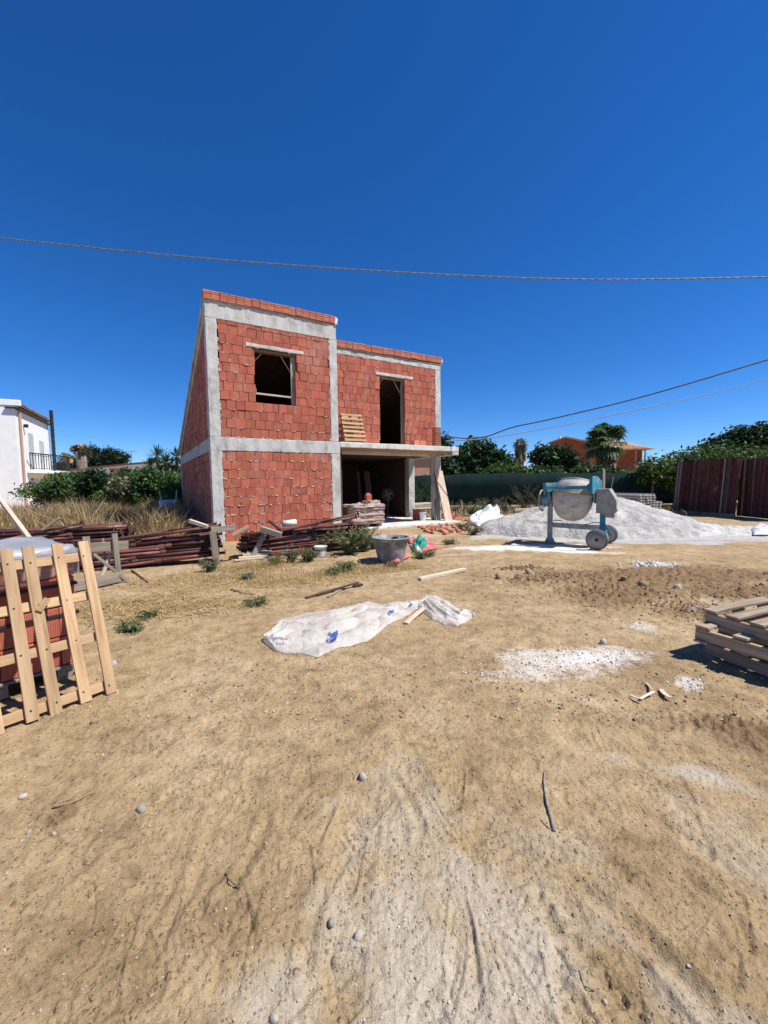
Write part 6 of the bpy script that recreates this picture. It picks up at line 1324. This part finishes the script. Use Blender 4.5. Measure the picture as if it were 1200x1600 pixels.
n = 14; pts = [(1.4, -.02)] + [(1.4 + (LW + .9 - 1.4) * k / n, -.25 - 1.15 * math.sin(math.pi * k / n * .85)) for k in range(n + 1)] + [(LW + .9, .3)]
MB().poly(pts, bz - .2, bz).build('balcony_slab', WPLAST, wh)
rl = MB(); rl.tube([(x, y + .05, bz + 1.0) for x, y in pts[1:-1]], .04, 6); rl.tube([(x, y + .05, bz + .88) for x, y in pts[1:-1]], .015, 6); rl.tube([(x, y + .05, bz + .08) for x, y in pts[1:-1]], .015, 6); rl.build('railing', BLACKM, wh)
for k in range(34):
    t = k / 33 * n; i = min(int(t), n - 1); f_ = t - i; a = Vector((*pts[1 + i], 0)); c = Vector((*pts[2 + i], 0)); p = a.lerp(c, f_); MB().tube([(p.x, p.y + .05, bz + .02), (p.x, p.y + .05, bz + 1.0)], .022, 4).build('baluster', BLACKM, wh)
for k, x in enumerate((5.4, 6.1, 6.8, 7.4)): MB().lathe([(.12, 0), (.17, .28), (.19, .30)], 12, None, (x, -1.15, bz + .72)).build('flower_pot', TERRA, wh); crown('pot_plant', wh, [((x, -1.15, bz + 1.15), (.2, .2, .15))], 8, 14, .08, .10, L_WEED)
MB().bx(2.2, 2.9, -.04, .02, .4, 2.2).build('shutter', SHUT, wh); MB().bx(4.1, 4.9, -.04, .02, .4, 2.2).build('shutter', SHUT, wh)
# low white house
lh0 = grounded(190, 40); lh = root('low_white_house', lh0, rz(72), 'low white house with brown eaves behind the left hedge', 'house')
def zl(v): return AT(190, v, 40).z
b = MB(); b.poly([(-4.2, 0), (3.2, 0), (3.2, zl(722)), (-4.2, zl(735))], 0, 5, Matrix(((1, 0, 0), (0, 0, 1), (0, 1, 0)))); b.build('wall', WPLAST, lh)
b = MB(); b.poly([(-4.4, zl(735.5)), (3.4, zl(721.8)), (3.4, zl(719.5)), (-4.4, zl(733))], -.35, 5.3, Matrix(((1, 0, 0), (0, 0, 1), (0, 1, 0)))); b.build('roof', RUSTD, lh)
MB().bx(-.9, .1, -.06, .02, zl(741), zl(732)).build('window', TERRA, lh); MB().bx(3.25, 6.0, .5, 4, 0, zl(724)).build('annex', SLABC, lh)
ant = root('tv_antenna', AT(206, 720, 40.5), .3, 'thin television antenna on the low white house', 'antenna'); MB().tube([(0, 0, 0), (0, 0, 1.0)], .02, 5).build('mast', BLACKM, ant)
b = MB(); b.tube([(-.5, 0, .9), (.4, 0, .95)], .012, 4)
for k in range(6): b.tube([(-.4 + .15 * k, -.2, .92), (-.4 + .15 * k, .2, .92)], .008, 4)
b.build('elements', BLACKM, ant)
MB().poly([(-2.6, 0), (1.6, 0), (1.6, AT(95, 741, 33).z - .5), (-2.6, AT(95, 735, 33).z)], 0, 4, Matrix(((1, 0, 0), (0, 0, 1), (0, 1, 0)))).build('white_shed', WPLAST, None, loc=grounded(100, 33), rot=(0, 0, rz(75))); tag(bpy.data.objects['white_shed'], 'low white shed between the white house and the cut palm', 'shed')
# cut palm
cp = grounded(130, 34); r = root('cut_palm', cp, 0, 'headless palm trunk with stubby dead crown left of the pines', 'palm'); hz = AT(130, 706, 34).z
MB().tube([(0, 0, -.1), (0, 0, hz * .6), (0, 0, hz)], [.38, .36, .40], 12).build('trunk', BARK, r, True); crown('crown', r, [((0, 0, hz + .15), (.5, .5, .35))], 40, 18, .12, .22, L_OLIVE, 3.0); MB().lathe([(.001, .35), (.22, .3), (.3, 0)], 12, None, (0, 0, hz + .3)).build('cut_top', WOODN, r)
b0_ = grounded(165, 52)
tree('pine_tree', b0_, 3, .3, [px_blob(u, v, ru, rv, 52, b0_) for u, v, ru, rv in ((115, 728, 20, 12), (150, 716, 22, 14), (178, 716, 18, 13), (100, 738, 14, 10), (160, 730, 26, 12), (145, 708, 8, 8))], 230, 34, .32, .26, L_PINE, 'dark pine with several crowns behind the low white house', asp=3, limbs=12)
# yuccas
def yucca(base, heads, label):
    r = root('yucca', base, 0, label, 'yucca'); Q = []
    for (x, y, z, s) in heads:
        MB().tube([(x * .3, y * .3, 0), (x * .8, y * .8, z * .6), (x, y, z)], [.13, .11, .09], 7).build('stem', BARK, r)
        for k in range(80):
            el = math.radians(random.uniform(-50, 85)); a = random.uniform(0, 6.28); d = Vector((math.cos(a) * math.cos(el), math.sin(a) * math.cos(el), math.sin(el))); p = Vector((x, y, z)); e = p + d * s * random.uniform(.8, 1.15) + Vector((0, 0, -.12 * s)); m = p + d * s * .5; w = d.cross(Vector((0, .3, 1))).normalized() * .035; Q.append([p, m + w, e, m - w])
    obj_from('leaves', quads_mesh('leaves', np.array([[tuple(p) for p in q] for q in Q]), 4, L_PALM), r)
yb = grounded(255, 26); k26 = 26 / 640
def yh(u, v, s): p = AT(u, v, 26) - yb; return (p.x, random.uniform(-.6, .6), p.z, s)
yucca(yb, [yh(246, 713, .85), yh(258, 722, .75), yh(238, 728, .7), yh(262, 736, .7), yh(248, 736, .7)], 'tall spiky yucca behind the hedge left of the house')
yb = grounded(276, 26.5); yucca(yb, [(AT(276, 714, 26.5) - yb).to_tuple() + (.8,), (AT(283, 728, 26.5) - yb).to_tuple() + (.8,), (AT(270, 738, 26.5) - yb).to_tuple() + (.7,)], 'spiky yucca half hidden by the left edge of the brick house')
# hedge on the left
hl = grounded(180, 21)
hedge('green_hedge', hl, [px_blob(u, 762 + 7 * math.sin(u * .11) + 5 * math.sin(u * .37), 10 + 6 * abs(math.sin(u * .7)), 8 + 6 * abs(math.sin(u * .53)), 21 + .8 * math.sin(u * .9), hl, .9) for u in range(66, 292, 10)] + [px_blob(u, 777 + 4 * math.sin(u * .4), 18, 12, 20 + .7 * math.sin(u * .5), hl, .9) for u in range(60, 292, 16)], 860, 36, .17, .10, L_BRIGHT, 'bright green leafy hedge between the houses at left')
hl2 = grounded(160, 23)
hedge('fig_hedge', hl2, [px_blob(u, v, 13, 7, 23, hl2, .9) for u, v in ((92, 752), (108, 748), (126, 752), (150, 748), (168, 752), (186, 750), (206, 740), (216, 746), (232, 741), (246, 750), (266, 752), (285, 748))], 300, 30, .13, .12, L_MID, 'darker large leaved shrubs rising above the bright left hedge')
for u, v, y, w_, h_, m_, lab in ((150, 752, 19.6, 14, 14, L_DARK, 'dark leafy shrub rising from the left hedge, nearer the white house'), (232, 750, 19.4, 13, 15, L_MID, 'taller mid green shrub in the left hedge below the yucca'), (190, 762, 19.2, 12, 11, L_GREY, 'dusty grey green shrub before the left hedge'), (98, 764, 19.3, 14, 11, L_MID, 'rounded shrub at the left end of the hedge'), (272, 770, 18.9, 9, 14, L_BRIGHT, 'bright shrub close to the left house wall')):
    bb = grounded(u, y); tree('garden_shrub', bb, .8, .04, [px_blob(u, v, w_, h_, y, bb, .6), px_blob(u + w_ * .6, v + h_ * .6, w_ * .7, h_ * .7, y, bb, .5), px_blob(u - w_ * .6, v + h_ * .8, w_ * .7, h_ * .6, y, bb, .5)], 70, 30, .16, .13, m_, lab, 'shrub')
# ------------------------------------------------------------------ dry grass, straw, weeds
def blades(n, xs, ys, h0, h1, w, lean, mat, name, label, kind='stuff', parent=None, z0=0.0):
    a = RNG.uniform(0, 2 * np.pi, n); h = RNG.uniform(h0, h1, n) * np.clip(1.0 + 1.1 * fbm(np.asarray(xs) * .9 + 4, np.asarray(ys) * .9, 3), .45, 1.7); l = np.abs(RNG.normal(0, lean, n)) * h; la = RNG.uniform(0, 2 * np.pi, n)
    bx_ = np.cos(a) * w / 2; by_ = np.sin(a) * w / 2; P = np.stack([xs, ys, np.full(n, z0)], 1); top = P + np.stack([np.cos(la) * l, np.sin(la) * l, h], 1); mid = P + np.stack([np.cos(la) * l * .3, np.sin(la) * l * .3, h * .6], 1)
    s = np.stack([bx_, by_, np.zeros(n)], 1); V = np.stack([P, mid + s, top, mid - s], 1)
    o = obj_from(name, quads_mesh(name, V, 4, mat), parent); return tag(o, label, kind=kind)
def field(n, x0, x1, y0, y1, th=-.2):
    X = RNG.uniform(x0, x1, n * 2); Y = RNG.uniform(y0, y1, n * 2)
    rel = np.stack([X - P0.x, Y - P0.y], 1); hx = rel @ np.array([HX.x, HX.y]); hy = rel @ np.array([HY.x, HY.y]); inside = (hx > -.3) & (hy > -.5)
    k = (~inside) & (fbm(X * .5, Y * .5, 3) > th); X, Y = X[k], Y[k]; return X[:n], Y[:n]
DRYG = leafmat('dry_grass', (0.30, 0.21, 0.09), (0.60, 0.46, 0.24), .22, trl=.3)
DRYR = leafmat('dry_brown_grass', (0.22, 0.125, 0.05), (0.40, 0.26, 0.12), .22, trl=.3)
X, Y = field(36000, -19, -5.6, 9.6, 20.5); blades(len(X), X, Y, .25, .85, .022, .55, DRYG, 'dry_grass', 'tall dry yellow grass between the prop piles and the hedge')
X, Y = field(12000, -19, -5.6, 10.5, 20.5, .0); blades(len(X), X, Y, .3, .9, .022, .55, DRYR, 'brown_grass', 'browned tall grass and docks among the dry field')
X, Y = field(5000, -12, -6, 11, 19, .05); blades(len(X), X, Y, .3, .9, .03, .3, L_GREY, 'green_grass', 'grey green weeds among the dry grass near the house')
def weed(base, h, r_, n, mat, label, group=None, stems=14):
    r = root('weed', base, 0, label, 'weed', group); b = MB(); pts = []
    for k in range(stems):
        a = random.uniform(0, 6.28); l = random.uniform(.3, 1) * r_; hh = h * random.uniform(.5, 1.0); t = Vector((math.cos(a) * l, math.sin(a) * l, hh)); m = Vector((t.x * .35, t.y * .35, hh * .55)); b.tube([(t.x * .1, t.y * .1, -.02), m, t], [.006, .005, .002], 4, False)
        for q in range(int(n * 2.2) // stems): f_ = random.uniform(.15, 1); p = (m * (f_ / .55) if f_ < .55 else m.lerp(t, (f_ - .55) / .45)); pts.append(tuple(p + Vector((random.gauss(0, .035), random.gauss(0, .035), random.gauss(0, .02)))))
    tag(b.build('stems', mat, r), kind='stuff'); obj_from('leaves', quads_mesh('leaves', leaf_quads(np.array(pts), .036, 5.0, .2), 4, mat), r)
    return r
for u, v, h, r_, n, mat, lab in [(545, 866, .62, .5, 1500, L_WEED, 'large leafy weed left of the tub'), (528, 856, .62, .42, 1200, L_WEED, 'leafy weed at the right end of the weedy prop pile'), (568, 862, .62, .40, 1100, L_GREY, 'pale dry weed behind the tub'), (505, 862, .5, .35, 900, L_GREY, 'pale weed growing through the right half of the prop pile'), (585, 858, .4, .3, 600, L_GREY, 'pale weed right behind the tub rim'), (555, 852, .55, .4, 900, L_WEED, 'tall weed against the garage slab edge'), (480, 876, .30, .28, 420, L_WEED, 'low weed before the weedy prop pile'), (455, 878, .30, .22, 300, L_GREY, 'grey weed at the middle of the weedy prop pile'),
        (428, 882, .20, .2, 240, L_WEED, 'small weed at the foot of the leaning post'), (328, 893, .26, .20, 260, L_GREY, 'grey green weed below the corner prop pile'), (540, 893, .20, .22, 300, L_WEED, 'low green weed before the tub'), (520, 898, .14, .2, 200, L_WEED, 'flat green weed on the straw'), (655, 872, .16, .25, 220, L_WEED, 'low weed before the red cloth'),
        (672, 868, .10, .2, 140, L_GREY, 'flat grey weed right of the red cloth'), (705, 850, .12, .3, 180, L_GREY, 'sparse weed right of the rubble'), (740, 835, .25, .4, 420, L_GREY, 'dry tuft before the white tarps'), (722, 828, .25, .35, 360, L_OLIVE, 'brown tuft left of the white tarps'), (400, 945, .10, .18, 140, L_WEED, 'flat green weed left of the plastic sheet'), (383, 905, .10, .16, 120, L_GREY, 'flat grey weed on the straw at left'),
        (210, 985, .08, .18, 120, L_WEED, 'flat green weed right of the leaning pallet'), (230, 965, .07, .14, 90, L_WEED, 'tiny green weed behind the flat one'), (610, 886, .12, .2, 160, L_OLIVE, 'dry stubble at the foot of the tub'), (262, 842, .5, .5, 500, L_GREY, 'grey weed at the left foot of the house')]:
    p = G(u, v); weed(Vector((p.x, p.y, GZ(p.x, p.y) - .01)), h, r_, n, mat, lab)
# weeds and scrub along the net fence
for u, v, y, h, r_, n, mat, lab in [(735, 800, 19, .75, .9, 900, L_WEED, 'green scrub left of the timber before the net fence'), (760, 800, 20, .9, 1.0, 700, L_OLIVE, 'rusty dry scrub before the net fence'), (820, 792, 21, 1.6, 1.3, 1100, L_OLIVE, 'tall brown scrub before the net fence'), (790, 800, 21, .8, 1.2, 700, L_OLIVE, 'low brown scrub before the net fence'), (845, 800, 21, 1.5, 1.0, 700, L_OLIVE, 'tall dry scrub behind the mixer hand wheel'), (660, 800, 22, 1.5, 1.0, 1200, L_DARK, 'dark bush seen between the garage columns, left'), (672, 800, 24, 2.2, 1.2, 1400, L_MID, 'green bush seen between the garage columns, right'), (650, 800, 25, 2.0, 1.2, 1200, L_MID, 'green bush behind the rear garage column'), (970, 800, 20, .9, .8, 500, L_OLIVE, 'dry scrub right of the pale stake'), (705, 800, 21, .6, 1.0, 600, L_GREY, 'grey scrub before the left end of the net fence')]:
    p = grounded(u, y); w_ = weed(p, h, r_, n, mat, lab); 
    for ch in w_.children:
        if ch.name.startswith('leaves'): ch.data.vertices.foreach_set('co', (np.array([c for q in ch.data.vertices for c in q.co])))
n = 9000; X = RNG.uniform(1, 22, n); Y = RNG.uniform(17.2, 24, n); k = fbm(X * .4, Y * .4, 3) > -.15; blades(int(k.sum()), X[k], Y[k], .08, .35, .03, .5, L_OLIVE, 'fence_grass', 'dry grass strip along the net fence')
xs, ys = samp_zone(STRAWZ[:6])(8000)
def straw(xs, ys):
    n = len(xs); a = RNG.uniform(0, np.pi, n); l = RNG.uniform(.04, .16, n); zs = ground_h(xs, ys) + RNG.uniform(.002, .03, n); d = np.stack([np.cos(a) * l, np.sin(a) * l, RNG.normal(0, .025, n)], 1); s = np.stack([-np.sin(a), np.cos(a), np.zeros(n)], 1) * .0035; P = np.stack([xs, ys, zs], 1)
    o = obj_from('straw', quads_mesh('straw', np.stack([P - d / 2 - s, P + d / 2 - s, P + d / 2 + s, P - d / 2 + s], 1), 4, STRAW)); tag(o, 'loose dry straw scattered before the prop piles', kind='stuff')
straw(xs, ys)
# upright straw stubble
xs, ys = samp_zone(STRAWZ[:4])(2600); blades(2600, xs, ys, .03, .16, .006, .6, DRYG, 'stubble', 'short dry stubble before the prop piles')
# wheelbarrow standing on its nose in the grass
wb0 = AT(264, 800, 16.0); wb = root('wheelbarrow', Vector((wb0.x, wb0.y, 0)), rz(70), 'pale wheelbarrow tipped up on its nose in the grass', 'wheelbarrow', None)
wb.rotation_euler = (math.radians(0), math.radians(0), rz(150))
b = MB(); b.add([(-.05, -.30, .35), (-.05, .30, .35), (-.02, .34, 1.05), (-.02, -.34, 1.05), (.22, -.20, .45), (.22, .20, .45), (.26, .24, .95), (.26, -.24, .95)], [(4, 5, 6, 7), (0, 1, 5, 4), (2, 3, 7, 6), (1, 2, 6, 5), (0, 4, 7, 3)]); o = b.build('tray', WHITEP, wb); m = o.modifiers.new('s', 'SOLIDIFY'); m.thickness = .01
for y in (-.27, .27): MB().tube([(.24, y * .6, .15), (.27, y * .8, .8), (.15, y * 1.1, 1.4)], .018, 6).build('handle', WHITEP, wb); MB().tube([(.28, y * .8, .85), (.50, y, .70)], .014, 6).build('leg', WHITEP, wb)
MB().ring((.2, 0, .18), .16, .04, 'Y', 22, 8).build('wheel', RUBBER, wb, True)

# ------------------------------------------------------------------ overhead cables
def cable(name, pts, r, label, n=60, twist=False, mat=None):
    P = [Vector(p) for p in pts]; out = []
    def cr_(t):
        x = t * (len(P) - 1); i = min(int(x), len(P) - 2); f = x - i; p0, p1, p2, p3 = P[max(i - 1, 0)], P[i], P[i + 1], P[min(i + 2, len(P) - 1)]
        return .5 * ((2 * p1) + (p2 - p0) * f + (2 * p0 - 5 * p1 + 4 * p2 - p3) * f * f + (3 * p1 - p0 - 3 * p2 + p3) * f ** 3)
    b = MB(); line = [cr_(k / n) for k in range(n + 1)]
    if twist:
        for ph in (0, 2.09, 4.19): b.tube([p + Vector((0, math.cos(ph + k * .9) * r * .55, math.sin(ph + k * .9) * r * .55)) for k, p in enumerate(line)], r * .55, 6)
    else: b.tube(line, r, 6)
    o = b.build(name, mat or CABLE, None, True); return tag(o, label, 'cable')
CABLE = pmat('cable_sheath', [(0.3, (0.05, 0.055, 0.065)), (0.7, (0.10, 0.105, 0.115))], 5, .7, 0, rnd=0)
CABLEG = pmat('grey_cable', [(0.3, (0.15, 0.16, 0.18)), (0.7, (0.25, 0.26, 0.28))], 5, .6, 0, rnd=0)
cable('overhead_cable', [AT(-700, 300, 9.8), AT(-200, 351, 9.6), AT(0, 372, 9.5), AT(300, 402, 9.45), AT(600, 424, 9.4), AT(900, 436.5, 9.35), AT(1200, 433, 9.3), AT(1500, 425, 9.3), AT(1900, 405, 9.3)], .0165, 'thick twisted grey cable crossing the whole sky above the house', 420, True, CABLEG)
e0 = AT(696, 681, 15.6)
cable('overhead_cable', [e0, AT(725, 685, 15.4), AT(760, 682, 15), AT(800, 668, 14.5), AT(860, 655, 14), AT(1000, 621, 13), AT(1200, 562, 12), AT(1500, 470, 11)], .022, 'sagging dark cable from the house to the upper right', 80)
cable('overhead_cable', [AT(696, 689, 15.8), AT(760, 685, 16), AT(860, 668, 16.5), AT(960, 648, 17), AT(1200, 592, 18), AT(1600, 480, 19)], .018, 'thin straight cable below the sagging one at right', 80, False, CABLEG)
